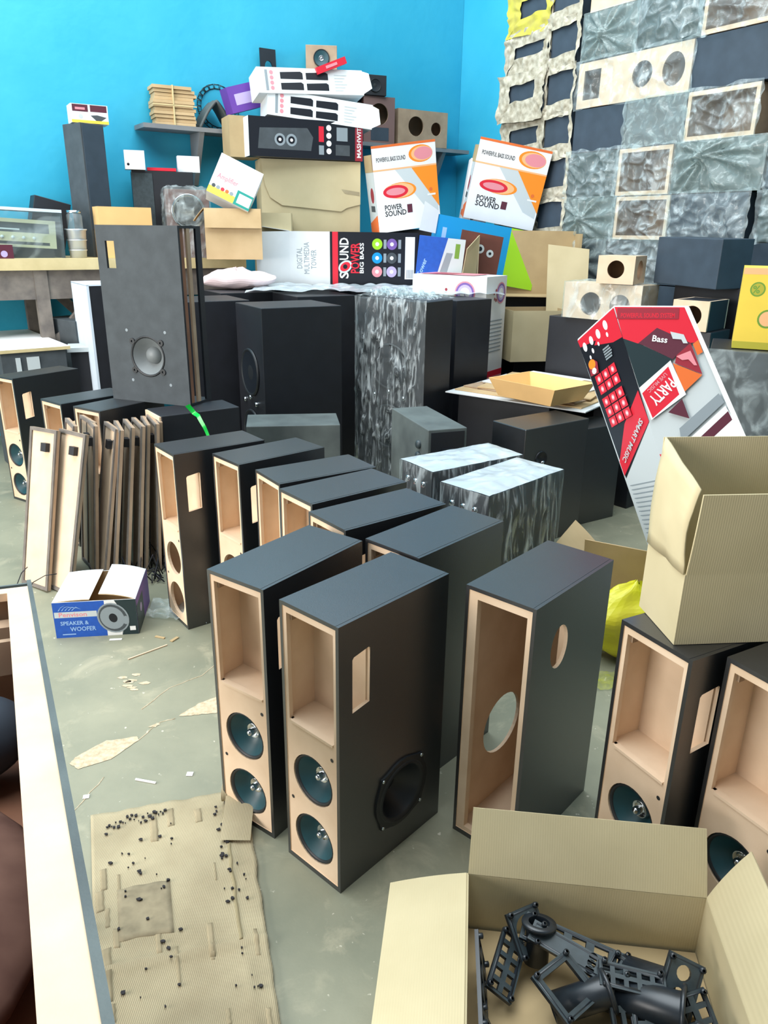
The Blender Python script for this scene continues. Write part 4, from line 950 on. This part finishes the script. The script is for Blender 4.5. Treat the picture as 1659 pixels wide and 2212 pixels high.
def art_w(b, w, d, h):
    fr = bf('front', w, d, h)
    for i in range(4): b.disc(fr, w*.13, h*(.2+.2*i), .016, PINK, n=10)
    b.rect(fr, w*.07, h*.1, w*.095, h*.9, MGREY)
    for c_ in range(2):
        for r_ in range(2): x, y = w*(.21+.24*c_), h*(.14+.42*r_); b.poly(fr, [(x, y), (x+w*.21, y), (x+w*.21, y+h*.24), (x+w*.19, y+h*.30), (x, y+h*.26)], BLACKP)
    for i in range(6): b.rect(fr, w*.72, h*(.15+.12*i), w*(.80+.02*(i % 3)), h*(.18+.12*i), LGREY)
for (loc, rot, lb) in (((-.60, 6.92, 2.445), (-4, 4, 22), 'lower of the two crooked white cartons printed with small black speakers'), ((-.66, 6.90, 2.63), (-10, -3, 24), 'upper of the two crooked white cartons printed with small black speakers')):
    t = carton('printed_carton', loc, rot, .88, .24, .185, lb, None, WHITEC, WHITEC, closed=True, art=art_w, group='white cartons with small speaker pictures')
    b = MB(); b.hexa([Vector(p) for p in ((.44, -.12, .01), (.50, -.16, .04), (.50, -.155, .04), (.44, -.115, .01), (.43, -.12, .18), (.48, -.16, .15), (.48, -.155, .15), (.43, -.115, .18))], WHITEC); b.build('flap', t)
b = MB(); b.box((-.13, -.03, 0), (.13, .03, .05), RED); b.box((-.05, -.032, .015), (.05, -.03, .035), PINK)
tag(b.build('small_carton', loc=(-.47, 6.88, 2.84), rot=(0, -22, 22)), 'small orange-red packet on top of the upper white carton', 'packet')
b = MB(); b.box((-.15, -.08, 0), (.12, .08, .19), PURPLE); b.box((-.10, -.081, .05), (.06, -.08, .13), LILAC)
tag(b.build('small_carton', loc=(-1.18, 6.98, 2.55), rot=(0, -16, 30)), 'purple packet poking out left of the white cartons', 'packet')

# orange "Power Sound" cartons
def art_or(b, w, d, h):
    fr = bf('front', w, d, h)
    b.poly(fr, [(w*.34, h), (w*.62, h), (w*.98, h*.50), (w*.98, h*.22), (w*.80, h*.30)], LGREY); b.poly(fr, [(w*.60, h), (w, h), (w, h*.32)], ORANGE)
    b.disc(fr, w*.40, h*.66, w*.25, ORANGE, ry=h*.13); b.disc(fr, w*.37, h*.66, w*.24, ORANGE2, ry=h*.12); b.disc(fr, w*.32, h*.65, w*.20, RED, ry=h*.105); b.disc(fr, w*.32, h*.65, w*.15, PINK, ry=h*.06)
    b.text(fr, 'POWER', w*.12, h*.36, .058, INK, width=w*.28); b.text(fr, 'SOUND', w*.12, h*.26, .058, INK, width=w*.34); b.rect(fr, w*.48, h*.28, w*.56, h*.42, MAROON)
    b.disc(fr, w*.88, h*.62, .014, RUST); b.rect(fr, w*.82, h*.52, w*.95, h*.55, WHITE)
    fr = bf('left', w, d, h); b.rect(fr, 0, 0, d, h, LGREY); b.poly(fr, [(0, 0), (d, 0), (d, h*.3), (0, h*.15)], RUST); b.disc(fr, d*.6, h*.62, .06, RED2); b.rect(fr, d*.3, h*.35, d*.8, h*.45, GREYB)
def or_flap(t, w, d, h, tilt):
    b = MB(); L_f = .19; M_ = Matrix.Translation((0, -d/2, h)) @ Matrix.Rotation(R(tilt), 4, 'X')
    fr = Frame(M_ @ Vector((-w/2, 0, 0)), (M_.to_3x3() @ Vector((1, 0, 0))), (M_.to_3x3() @ Vector((0, 0, 1))))
    b.plate(fr, rc(0, 0, w, L_f), [], .004, WHITE, CARDI, RUST); b.lift = .0004
    b.text(fr, 'POWERFUL BASS SOUND', w*.06, L_f*.36, .045, INK, width=w*.46); b.disc(fr, w*.76, L_f*.52, w*.19, ORANGE, ry=L_f*.34); b.disc(fr, w*.78, L_f*.52, w*.17, ORANGE2, ry=L_f*.29); b.disc(fr, w*.80, L_f*.52, w*.145, PINK, ry=L_f*.25)
    b.rect(fr, 0, L_f-.018, w, L_f, RUST); b.rect(fr, 0, 0, w, .012, ORANGE2); b.build('flap', t)
    for s in (-1, 1):
        b = MB(); b.box((s*w/2-.003, -d/2+.02, h), (s*w/2+.003, d/2, h+.13), CARDI); b.build('flap', t)
t = carton('printed_carton', (.155, 6.95, 1.66), (2.5, -8, 14), .54, .28, .47, 'white and orange POWER SOUND carton with raised flap, left of its twin', None, WHITE, CARDI, art=art_or, group='orange and white cartons'); or_flap(t, .54, .28, .47, 4)
block('party_speaker', (.30, 7.10, 0), -10, .60, .28, 1.655, DARK, 'black cabinet under the left POWER SOUND carton', 'speaker', 'black speakers stored below the wall stack')
t = carton('printed_carton', (.93, 7.0, 1.72), (6, 10, 0), .60, .32, .43, 'white and orange POWER SOUND carton leaning right with an open top', None, WHITE, CARDI, art=art_or, group='orange and white cartons'); or_flap(t, .60, .32, .43, 0)
b = MB(); b.box((-.10, -.1, 0), (.12, .1, .56), WHITE); fr = Frame((-.10, -.1, 0), (1, 0, 0), (0, 0, 1)); b.disc(fr, .14, .20, .05, RED2, ry=.03); b.text(fr, 'P', .08, .06, .06, INK)
tag(b.build('printed_carton', loc=(.72, 7.16, 1.66), rot=(0, 8, 0)), 'narrow white carton edge behind the right POWER SOUND carton', 'carton')
# blue cartons
def art_bl(b, w, d, h):
    fr = bf('front', w, d, h); b.rect(fr, 0, 0, w*.72, h, CYANP); b.rect(fr, w*.70, 0, w, h, GREENP); b.rect(fr, w*.24, h*.0, w*.64, h*.82, BROWN); b.disc(fr, w*.44, h*.55, .035, LGREY); b.disc(fr, w*.44, h*.55, .018, BLACKP); b.disc(fr, w*.54, h*.5, .03, LGREY); b.disc(fr, w*.54, h*.5, .012, BLACKP); b.rect(fr, w*.06, h*.55, w*.10, h*.8, LBLUE)
t = carton('printed_carton', (.757, 6.60, 1.25), (-4.6, 9.2, 6), .88, .18, .45, 'bright blue and green carton with a white flap in front of the POWER SOUND cartons', None, CYANP, CYANP, closed=True, art=art_bl)
b = MB(); b.hexa([Vector(p) for p in ((-.58, -.13, .30), (-.44, -.10, .30), (-.44, -.095, .30), (-.58, -.125, .30), (-.57, -.13, .52), (-.44, -.10, .47), (-.44, -.095, .47), (-.57, -.125, .52))], WHITEC); b.build('flap', t)
block('party_speaker', (.86, 6.80, 0), 5, .66, .24, 1.20, DARK, 'black cabinet under the blue carton', 'speaker', 'black speakers stored below the wall stack')
def art_b2(b, w, d, h):
    fr = bf('front', w, d, h); b.poly(fr, [(w*.42, 0), (w, 0), (w, h), (w*.62, h)], LGREY); b.poly(fr, [(w*.5, h*.2), (w*.66, h*.2), (w*.76, h*.7), (w*.62, h*.7)], MGREY); b.rect(fr, w*.8, h*.6, w*.9, h*.9, GRN2); b.text(fr, 'Tower', w*.12, h*.15, .05, LBLUE, rot=1.3)
carton('printed_carton', (.40, 6.33, 1.235), (0, 5, -4), .36, .22, .36, 'smaller deep blue carton with a silver stripe below the bright blue one', None, BLUEP, BLUEP, closed=True, art=art_b2)
# @@PART2

# ------------------------------------------------------------------ work bench along the back wall
YB = math.degrees(math.atan2(u_.y, u_.x))
def onw(s, off, z): p = W0 + u_*s - n_*off; return (p.x, p.y, z)
t = thing('work_bench', onw(-.55, .36, 0), YB, 'long wooden work bench with a pale top along the blue back wall', 'bench')
b = MB(); b.box((-1.65, -.34, 1.335), (1.17, .34, 1.415), WOOD); b.build('bench_top', t)
b = MB(); b.box((-1.62, -.30, 1.13), (1.14, -.26, 1.335), GWOOD); b.build('apron', t)
for x in (-1.55, -.42, .35, 1.07):
    for y in (-.27, .27): b = MB(); b.box((x-.045, y-.04, 0), (x+.045, y+.04, 1.335), GWOOD); b.build('leg', t)
for x0, x1 in ((-.40, .10), (.1, -.38)):
    b = MB(); M2 = Matrix.Translation((x0, -.27 if x0 < 0 else .27, .78)) @ Matrix.Rotation(math.atan2(x1-x0, .52), 4, 'Y'); b.box((-.035, -.03, 0), (.035, .03, math.hypot(x1-x0, .50)), GWOOD, M2); b.build('brace', t)
# things on the bench
t = thing('radio_deck', onw(-1.25, .46, 1.50), (0, 3, YB), 'old ivory-fronted radio deck inside a glass-topped case on the bench at the far left', 'radio')
w, d, h = .86, .26, .19; fr = bf('front', w, d, h)
b = MB(); b.box((-w/2, -d/2, 0), (w/2, d/2, h), GREYB); b.build('deck_body', t)
b = MB(); b.plate(Frame(fr.p(0, 0, .012), fr.X, fr.Y), rc(0, 0, w, h), [rc(.05, .10, w-.045, h-.025), rc(.05, .018, w-.045, .038)], .012, IVORY); b.build('fascia', t)
for i in range(6): b = MB(); b.lathe(fr, .36+.07*i, .065, [(.011, .012), (.011, .022), (0, .024)], LGREY, 12); b.build('knob', t)
b = MB(); b.rect(fr, .05, .115, .62, .125, LGREY, .001); b.build('dial_scale', t)
t = thing('glass_case', onw(-1.235, .46, 1.416), (0, 2, YB), 'low glass case with a bright top edge standing on the bench over the radio deck', 'case')
b = MB(); b.box((-.48, -.17, .325), (.46, .15, .345), FOAM); b.build('lid', t)
b = MB(); b.box((-.48, -.172, .0), (.46, -.168, .325), film('case_glass', .08, (220, 232, 235), .05, 3)); b.build('front_glass', t)
for x in (-.475, .455): b = MB(); b.box((x-.006, -.17, 0), (x+.006, .15, .325), DPLAST); b.build('end_panel', t)
b = MB(); b.box((-.40, -.12, 0), (.40, .12, .075), DARK)
tag(b.build('deck_base', loc=onw(-1.24, .46, 1.416), rot=(0, 0, YB)), 'black flat box under the ivory radio deck on the bench', 'box')
block('speaker_box', onw(-.84, .16, 1.416), (0, 14, YB), .26, .18, .42, DARK, 'black box with a slanted top behind the glass case on the bench', 'speaker box')
fr0 = Frame((0, 0, 0), (1, 0, 0), (0, 1, 0))
b = MB(); b.lathe(fr0, 0, 0, [(0, 0), (.058, 0), (.072, .19), (.080, .195), (.078, .202), (.066, .198), (.055, .02)], TUMB, 28)
for z_ in (.05, .12): b.lathe(fr0, 0, 0, [(.0605+.014*z_/.19, z_), (.064+.014*z_/.19, z_+.004), (.061+.014*z_/.19, z_+.008)], TUMB, 28)
tag(b.build('steel_tumbler', loc=onw(-.67, .58, 1.416)), 'stainless steel tumbler on the bench at the left', 'tumbler')
b = MB(); b.lathe(fr0, 0, 0, [(0, 0), (.055, 0), (.055, .12), (.046, .135), (.046, .14)], film('jar_glass', .25, (225, 236, 240), .05, 5), 24); b.lathe(fr0, 0, 0, [(.050, .138), (.050, .155), (0, .156)], STEEL, 24)
tag(b.build('glass_jar', loc=onw(-.67, .58, 1.59)), 'clear glass jar standing inside the steel tumbler', 'jar')
t = block('tower_speaker', onw(-.48, .34, 1.416), YB+18, .19, .24, .93, GREYB, 'tall slim dark speaker standing upright on the bench against the blue wall', 'speaker')
fr = bf('front', .19, .24, .93); b = MB(); b.plate(Frame(fr.p(0, 0, .008), fr.X, fr.Y), rc(.012, .20, .178, .918), [], .008, NAVY); b.build('grille', t)
def art_sc(b, w, d, h):
    fr = bf('front', w, d, h); b.rect(fr, 0, 0, w, .02, YELP); b.rect(fr, .01, h*.60, w*.46, h*.97, MAROON); b.rect(fr, w*.52, h*.62, w*.97, h*.97, MAROON); b.rect(fr, .03, h*.70, w*.38, h*.82, PINK)
    b.poly(fr, [(w*.52, h*.42), (w*.70, h*.46), (w*.95, h*.36), (w*.80, h*.16), (w*.66, h*.16)], GREYB); b.disc(fr, w*.25, h*.35, .014, LGREY)
carton('small_carton', onw(-.435, .34, 2.35), YB-3, .26, .16, .125, 'small white and maroon carton on top of the tall slim speaker', None, WHITEC, CARDI, closed=True, art=art_sc)
carton('open_carton', onw(-.32, .58, 1.416), YB-2, .39, .20, .36, 'orange-tan open carton on the bench behind the grey-fronted speaker', None, CARDO, CARDI)
t = block('tower_speaker', onw(.11, .26, 1.416), YB-14, .47, .26, .64, DARK, 'dark speaker on the bench with two white cubes on top', 'speaker')
b = MB(); b.box((-.238, -.135, .01), (-.08, -.131, .62), DPLAST); b.build('side_strip', t)
b = MB(); b.box((-.075, -.06, 0), (.075, .06, .135), WHITE); b.disc(bf('front', .15, .12, .135), .025, .035, .010, BLACKP); tag(b.build('white_box', loc=onw(-.12, .34, 2.057), rot=(0, 0, YB-14)), 'small white cube at the left on top of the dark bench speaker', 'box', 'white cubes on the bench speaker')
b = MB(); b.box((-.085, -.05, 0), (.085, .05, .12), WHITEC); tag(b.build('white_box', loc=onw(.31, .34, 2.057), rot=(0, 0, YB-14)), 'small white cube at the right on top of the dark bench speaker', 'box', 'white cubes on the bench speaker')
b = MB(); b.box((-.11, -.06, 0), (.11, .06, .022), RED); tag(b.build('red_packet', loc=onw(.09, .33, 2.057), rot=(0, 0, YB-14)), 'flat red packet between the two white cubes', 'packet')
t = block('bookshelf_speaker', onw(.19, .58, 1.416), YB-14, .33, .20, .50, BROWN, 'brown speaker with a plastic wrapped front and silver woofer ring on the bench', 'speaker')
fr = bf('front', .33, .20, .50); driver(t, 'woofer', fr, .165, .34, .11, 'black', .016, True)
b = MB(); b.lathe(fr, .165, .34, [(.112, .012), (.125, .016), (.130, .012), (.130, .0)], CHROME, 32); b.build('trim_ring', t)
crumple_shell(.33, .20, .50, .010, 8.2, FILM, ('front', 'top', 'left'), .010, 20, 10).build('plastic_wrap', t)
def art_am(b, w, d, h):
    fr = bf('front', w, d, h); b.rect(fr, 0, 0, w*.62, h*.17, YELP); b.rect(fr, w*.62, 0, w, h*.36, TEALP); b.rect(fr, w*.68, h*.06, w*.98, h*.30, WHITE)
    b.text(fr, 'Amplifier', w*.10, h*.42, .052, PINK, width=w*.48)
    for i in range(5): b.disc(fr, w*(.10+.105*i), h*.20, .014, (GREYB, MGREY, RED, RUST, MGREY)[i])
    fr = bf('left', w, d, h); b.rect(fr, 0, 0, d, h*.7, TEALP); b.rect(fr, 0, h*.7, d, h, WHITE); b.rect(fr, d*.2, 0, d*.5, h*.5, GREYB)
carton('printed_carton', (-1.214, 6.113, 1.800), (-17, 25, 7.6), .328, .20, .302, 'white, yellow and teal Amplifier carton tilted on the open brown carton', None, WHITE, WHITE, closed=True, art=art_am)
carton('open_carton', (-1.19, 6.20, 1.416), 11, .42, .30, .36, 'open brown carton on the bench under the tilted Amplifier carton', {'front': (.14, 168, 8), 'left': (.12, 140, 10)}, CARDB, CARDB)
carton('open_carton', (-.94, 6.62, 1.21), 4, .30, .26, .55, 'tan open carton standing left of the tower carton', None, CARD, CARDI)
b = MB(); b.box((-.07, -.05, 0), (.07, .05, .09), MAROON); b.disc(bf('front', .14, .1, .09), .08, .03, .022, LILAC); tag(b.build('small_carton', loc=onw(-1.20, .64, 1.416), rot=(0, 0, YB)), 'small maroon packet at the front left edge of the bench', 'packet')
block('speaker_box', onw(.74, .50, 1.416), (0, 20, YB), .16, .14, .16, DARK, 'small black box in shadow behind the Amplifier carton', 'speaker box')
# things below and before the bench
t = block('speaker_cabinet', (-2.52, 5.33, 0), 38, .42, .42, .833, GREYB, 'grey cabinet carrying the white board at the far left', 'cabinet')
b = MB(); b.box((-.12, -.216, .70), (-.09, -.206, .80), LGREY); b.box((-.05, -.216, .70), (.03, -.206, .80), LGREY); b.build('pale_strip', t)
b = MB(); b.box((-.27, -.62, 0), (.21, .50, .022), WHITE, fm={'front': WOOD, 'right': WOOD}); tag(b.build('white_board', loc=(-2.74, 5.66, .835), rot=(0, 0, 38)), 'white board lying on the grey cabinet at the far left like a table top', 'board')
b = MB(); b.lathe(fr0, 0, 0, [(0, 0), (.045, 0), (.048, .17), (.02, .22), (.02, .26), (0, .262)], mat('yellow_green_plastic', (206, 210, 120), .3, .5), 20); tag(b.build('bottle', loc=(-2.93, 5.62, .858)), 'yellow-green plastic bottle on the white board at the far left edge', 'bottle')
block('speaker_box', (-2.36, 5.86, 0), -38, .42, .26, .985, GREYB, 'dusty dark box standing under the bench behind the white board', 'speaker box')
b = MB(); b.box((-.20, -.12, 0), (.20, .12, .03), LGREY); b.box((-.18, -.10, -.80), (.18, .10, 0), DARK); tag(b.build('side_table', loc=(-2.10, 5.55, .80), rot=(0, 0, 20)), 'pale-topped dark unit between the white board and the foam wrapped tower', 'cabinet')

# ------------------------------------------------------------------ wall shelf
t = thing('wall_shelf', onw(1.66, .13, 0), YB, 'long grey metal shelf on the blue back wall', 'shelf')
b = MB(); b.box((-1.66, -.13, 2.375), (1.60, .12, 2.408), METAL); b.build('shelf_board', t)
for x in (-1.18, .2, 1.3): b = MB(); b.hexa([Vector(p) for p in ((x-.02, .10, 1.98), (x+.02, .10, 1.98), (x+.02, .12, 1.98), (x-.02, .12, 1.98), (x-.02, -.12, 2.375), (x+.02, -.12, 2.375), (x+.02, .12, 2.375), (x-.02, .12, 2.375))], METAL); b.build('bracket', t)
b = MB(); rnd = random.Random(11)
for i in range(11): o_ = rnd.uniform(-.012, .012); b.box((-.165+o_, -.09+o_, .026*i), (.155+o_+rnd.uniform(-.012, .012), .09, .026*i+.023), CARDB)
b.box((-.02, -.104, 0), (-.01, .09, .288), WOOD); b.box((-.18, -.104, .14), (.17, -.102, .148), WOOD)
tag(b.build('cardboard_bundle', loc=onw(.29, .13, 2.409), rot=(0, 0, YB-6)), 'tied bundle of brown cardboard pieces at the left end of the wall shelf', 'cardboard')
b = MB(); N = 22
ring_c = Vector((0, 0, .185))
for i in range(N):
    a = 2*PI*i/N; a2 = a + 2*PI/N*.82
    P = [ring_c + Vector((r_*math.cos(q), 0, r_*math.sin(q))) for r_, q in ((.152, a), (.184, a), (.184, a2), (.152, a2))]
    b.tube(P, .0055, DKTEAL, 6, True)
tag(b.build('cable_chain', loc=onw(.72, .05, 2.409), rot=(-8, 0, YB)), 'dark ring of plastic chain links leaning on the wall above the shelf', 'chain')
b = MB()
def foldy(u, v):
    x = -.16 + .32*u; z = .215*(1-abs(2*u-1)**1.3) ; return Vector((x, -.09+.18*v + .01*math.sin(u*8), z + .01*nz((u*4, v*3, 1))))
b.grid(foldy, 24, 6, VDUST); o = b.build('folded_sheet', loc=onw(.63, .13, 2.412), rot=(0, 0, YB)); md = o.modifiers.new('thick', 'SOLIDIFY'); md.thickness = .02
tag(o, 'thick grey sheet folded like a tent on the wall shelf', 'sheet')
b = MB(); b.plate(Frame((-.07, -.01, 0), (1, 0, 0), (0, 0, 1)), rc(0, 0, .145, .67), [circ(.075, .53, .036, ry=.05)], .016, DARK); tag(b.build('baffle_board', loc=onw(1.17, .10, 2.409), rot=(-3, 0, YB)), 'narrow black board with a round hole standing on the wall shelf', 'board')
ST = 'old speakers on the wall shelf'
t = block('bookshelf_speaker', onw(1.66, .14, 2.409), YB-6, .50, .22, .26, BROWN, 'lower brown speaker box on the shelf behind the white cartons', 'speaker', ST)
t = block('bookshelf_speaker', onw(1.66, .14, 2.670), YB-4, .49, .22, .26, BROWN, 'upper brown speaker box on the shelf, just under the topmost speaker', 'speaker', ST)
t = block('bookshelf_speaker', onw(1.655, .14, 2.931), YB-28, .27, .22, .20, MDFD, 'topmost small grey-brown speaker on the shelf pile, one driver facing out', 'speaker', ST)
driver(t, 'driver', bf('front', .27, .22, .20), .135, .10, .070, 'teal', .018, True)
t = mdf_box(onw(2.22, .14, 2.409), YB-10, .31, .20, .385, [('front', .155, .24, .09)], 'brown one-holed speaker box just left of the aged two-hole box on the shelf', m=mat('faded_brown_board', (122, 96, 92), .6, .3), side_m=BROWN, cat='speaker', group=ST, name='bookshelf_speaker')
b = MB(); fr = bf('front', .31, .20, .385); b.rect(fr, .07, .02, .25, .13, NAVY, .002); b.build('label_panel', t)
t = block('bookshelf_speaker', onw(2.10, .14, 2.796), YB-14, .36, .20, .165, DARK, 'black speaker lying on the brown holed box on the shelf', 'speaker', ST)
driver(t, 'driver', bf('front', .36, .20, .165), .25, .08, .055, 'black', .014, True); b = MB(); b.box((-.12, -.106, .03), (-.03, -.10, .13), NAVY); b.build('label_panel', t)
mdf_box(onw(2.70, .14, 2.409), YB-3, .56, .22, .31, [('front', .20, .17, .085), ('front', .43, .16, .058)], 'aged MDF box with one big and one small round hole, right end of shelf', m=MDFD, side_m=MDFD, cat='speaker', group=ST, name='bookshelf_speaker')

# ------------------------------------------------------------------ stack of wrapped cabinets on the right wall
YS = math.degrees(math.atan2(sd.y, sd.x)); into = Vector((.837, .547, 0))
DG = mat('green_grey_board', (58, 74, 74), .6, .3, var=.15, vscale=9)
GS = 'wrapped cabinets stacked along the right wall'
def onstack(s, z, back=.21): p = SP + sd*s + into*back; return (p.x, p.y, z)
def stacked(s0, s1, z0, z1, kind, label, seed=1, wrap=None, name='stacked_cabinet', out=0.0):
    w, h, d = s1-s0-.012, z1-z0-.008, .40
    t = thing(name, onstack((s0+s1)/2, z0, .21-out), YS, label, 'speaker cabinet', GS)
    fr = bf('front', w, d, h)
    if kind in ('dark', 'navy', 'green', 'grey'):
        m = {'dark': NAVY, 'navy': NAVY, 'green': DG, 'grey': GREYB}[kind]
        b = MB(); b.box((-w/2, -d/2, 0), (w/2, d/2, h), m); b.build('cabinet_body', t)
    else:
        hs = {'two': [circ(w*.60, h*.52, .088, ry=.085), circ(w*.86, h*.50, .092, ry=.105), rc(w*.06, h*.18, w*.22, h*.82)], 'open': [rc(.028, .028, w-.028, h-.028)], 'mdf': []}[kind]
        b = MB(); b.plate(fr, rc(0, 0, w, h), hs, .014, MDF if kind != 'open' else MDF, MDFD, MDF, MDFD); b.build('front_panel', t)
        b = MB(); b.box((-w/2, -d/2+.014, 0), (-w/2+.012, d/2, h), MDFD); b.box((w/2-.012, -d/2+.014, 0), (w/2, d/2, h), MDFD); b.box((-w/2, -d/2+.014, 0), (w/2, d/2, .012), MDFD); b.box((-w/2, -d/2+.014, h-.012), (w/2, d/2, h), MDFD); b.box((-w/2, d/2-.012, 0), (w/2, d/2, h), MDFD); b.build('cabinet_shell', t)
    if wrap == 'star':
        starburst(fr, w+.02, h+.01, w*.42, h*.48, .020, seed, FILMD).build('plastic_wrap', t)
    elif wrap == 'star2': starburst(fr, w+.02, h+.01, w*.38, h*.72, .026, seed, FILMD, 54).build('plastic_wrap', t)
    elif wrap == 'film': crumple_shell(w, d, h, .024, seed*1.3, FILM, ('front',), .010, 40, 4.5, 1.7).build('plastic_wrap', t)
    elif wrap == 'cloud': crumple_shell(w, d, h, .008, seed*1.3, FILMD, ('front',), .008, 20, 4).build('plastic_wrap', t)
    elif wrap == 'corner':
        b = MB(); f2 = Frame(fr.p(0, 0, .012), fr.X, fr.Y)
        b.grid(lambda u, v: f2.p(w*(1-u*(1-v)*.95)-.0, h*v*.98+.0, .012*abs(nz((u*4, v*5, seed)))+.004), 18, 18, FILMD); b.build('plastic_wrap', t)
    elif wrap == 'paper':
        b = MB(); rn = random.Random(seed); ix0, ix1 = w*rn.uniform(.18, .28), w*rn.uniform(.80, .9); iz0, iz1 = h*rn.uniform(.30, .42), h*rn.uniform(.74, .84)
        if w < .4: ix0, ix1 = w*.02, w*.98; iz0, iz1 = h*rn.uniform(.18, .28), h*rn.uniform(.90, .97)
        def ring(u, v):
            a = u*4; sidx = int(a) % 4; q = a-int(a)
            oc = [(-.03, -.03), (w+.02, -.03), (w+.02, h+.03), (-.03, h+.03)]; ic = [(ix0, iz0), (ix1, iz0+.02), (ix1, iz1), (ix0, iz1-.015)]
            O = Vector(oc[sidx]).lerp(Vector(oc[(sidx+1) % 4]), q); I = Vector(ic[sidx]).lerp(Vector(ic[(sidx+1) % 4]), q)
            p = O.lerp(I, v); j = Vector((nz((u*9, v, seed)), nz((seed, u*9, v)))) * .035*(1-v*.5)
            return fr.p(p.x+j.x, p.y+j.y, .006+.05*abs(nz((p.x*11, p.y*13, seed)))*(1-.6*v) + .012*v)
        b.grid(ring, 64, 7, PAPERY if seed in (2, 13) else PAPER); b.build('newspaper_wrap', t)
        b = MB(); fl_ = bf('left', w, d, h); b.grid(lambda u, v: fl_.p(d*u, h*v, .01+.04*abs(nz((u*4, v*5, seed+3)))), 10, 8, PAPER); b.build('newspaper_wrap', t)
    return t
Z = [0, .325, .65, .97, 1.29, 1.60, 1.91, 2.24, 2.55, 2.87, 3.19, 3.51]
RN = {3: 'fifth', 4: 'fourth'}
stacked(2.10, 2.72, Z[10], Z[11], 'mdf', 'bare MDF box at the very top of the wall stack, cut by the picture edge', 1)
stacked(2.05, 2.58, Z[9], Z[10], 'green', 'green-grey cabinet in the top full row of the stack under star-pleated plastic', 2, 'star')
stacked(2.58, 3.11, Z[9], Z[10], 'green', 'green-grey cabinet in the top full row with smooth plastic, right of the star-pleated one', 3, 'film')
stacked(3.11, 3.68, Z[9], Z[10], 'open', 'open MDF box under plastic in the top right corner of the stack', 4, 'film')
stacked(2.04, 3.08, Z[8], Z[9], 'two', 'long MDF cabinet with two round holes and a slot, high in the stack', 5, 'film')
stacked(3.08, 3.66, Z[8], Z[9], 'dark', 'bare dark blue-grey board end right of the two-hole MDF cabinet in the stack', 6)
stacked(2.04, 2.56, Z[7], Z[8], 'dark', 'bare dark cabinet end directly below the slot of the two-hole MDF cabinet', 7)
stacked(2.56, 3.08, Z[7], Z[8], 'grey', 'grey cabinet end under cloudy pointed plastic, middle of the stack', 8, 'cloud')
stacked(3.08, 3.62, Z[7], Z[8], 'open', 'open MDF frame under wrinkled plastic right of the cloudy grey cabinet end', 9, 'film')
stacked(2.01, 2.53, Z[6], Z[7], 'green', 'plastic wrapped dark cabinet left of the upper small open MDF box', 10, 'film')
stacked(2.53, 3.02, Z[6], Z[7], 'open', 'upper of the two small open MDF boxes in the middle of the stack', 11, 'film')
stacked(3.03, 3.72, Z[6], Z[7], 'green', 'wide cabinet end under large star-pleated cloudy plastic at the right of the stack', 12, 'star2')
stacked(2.00, 2.55, Z[5], Z[6], 'green', 'star-pleated plastic cabinet end left of the lower small open MDF box', 14, 'star')
stacked(2.55, 3.05, Z[5], Z[6], 'open', 'lower of the two small open MDF boxes in the middle of the stack', 15, 'film')
stacked(3.05, 3.66, Z[5], Z[6], 'dark', 'dark cabinet with glittering loose plastic above the plain dark board box', 16, 'film')
stacked(2.02, 2.50, Z[4], Z[5], 'dark', 'low star-pleated plastic cabinet left above the small raw MDF box', 17, 'star')
stacked(2.50, 3.02, Z[4], Z[5], 'grey', 'grey plastic wrapped cabinet end right above the small raw MDF box', 18, 'film')
stacked(3.02, 3.66, Z[4], Z[5], 'dark', 'dark cabinet end behind the plain dark board box at the foot of the stack', 19)
for i in range(4):
    stacked(2.0, 2.83, Z[i], Z[i+1], 'dark', 'dark cabinet %s at the foot of the wall stack, left side' % ['on the floor', 'second from the floor', 'third from the floor', 'fourth from the floor'][i], 20+i)
    stacked(2.83, 3.66, Z[i], Z[i+1], 'dark', 'dark cabinet %s at the foot of the wall stack, right side' % ['on the floor', 'second from the floor', 'third from the floor', 'fourth from the floor'][i], 30+i)
for i in range(9):
    stacked(3.74, 4.30, Z[i], Z[i+1], ('dark', 'green')[i % 2], 'cabinet %d rows up at the right picture edge of the wall stack' % (i+1), 40+i, 'film' if i > 4 else None)
OR_ = ['lowest', 'second', 'third', 'fourth', 'fifth', 'sixth', 'seventh', 'eighth', 'ninth', 'tenth', 'topmost']
for i in range(11):
    rnd = random.Random(i); j = rnd.uniform(-.04, .04)
    stacked(1.20+j, 1.70, Z[i], Z[i+1], 'dark', '%s newspaper-wrapped cabinet counting up the leftmost column of the stack' % OR_[i], 50+i if i != 10 else 2, 'paper', out=.03*rnd.uniform(-1, 1))
    stacked(1.715, 2.02, Z[i]+.0, Z[i+1], 'dark', '%s dark cabinet counting up the second column, newspaper between it and the next' % OR_[i], 70+i, 'paper')
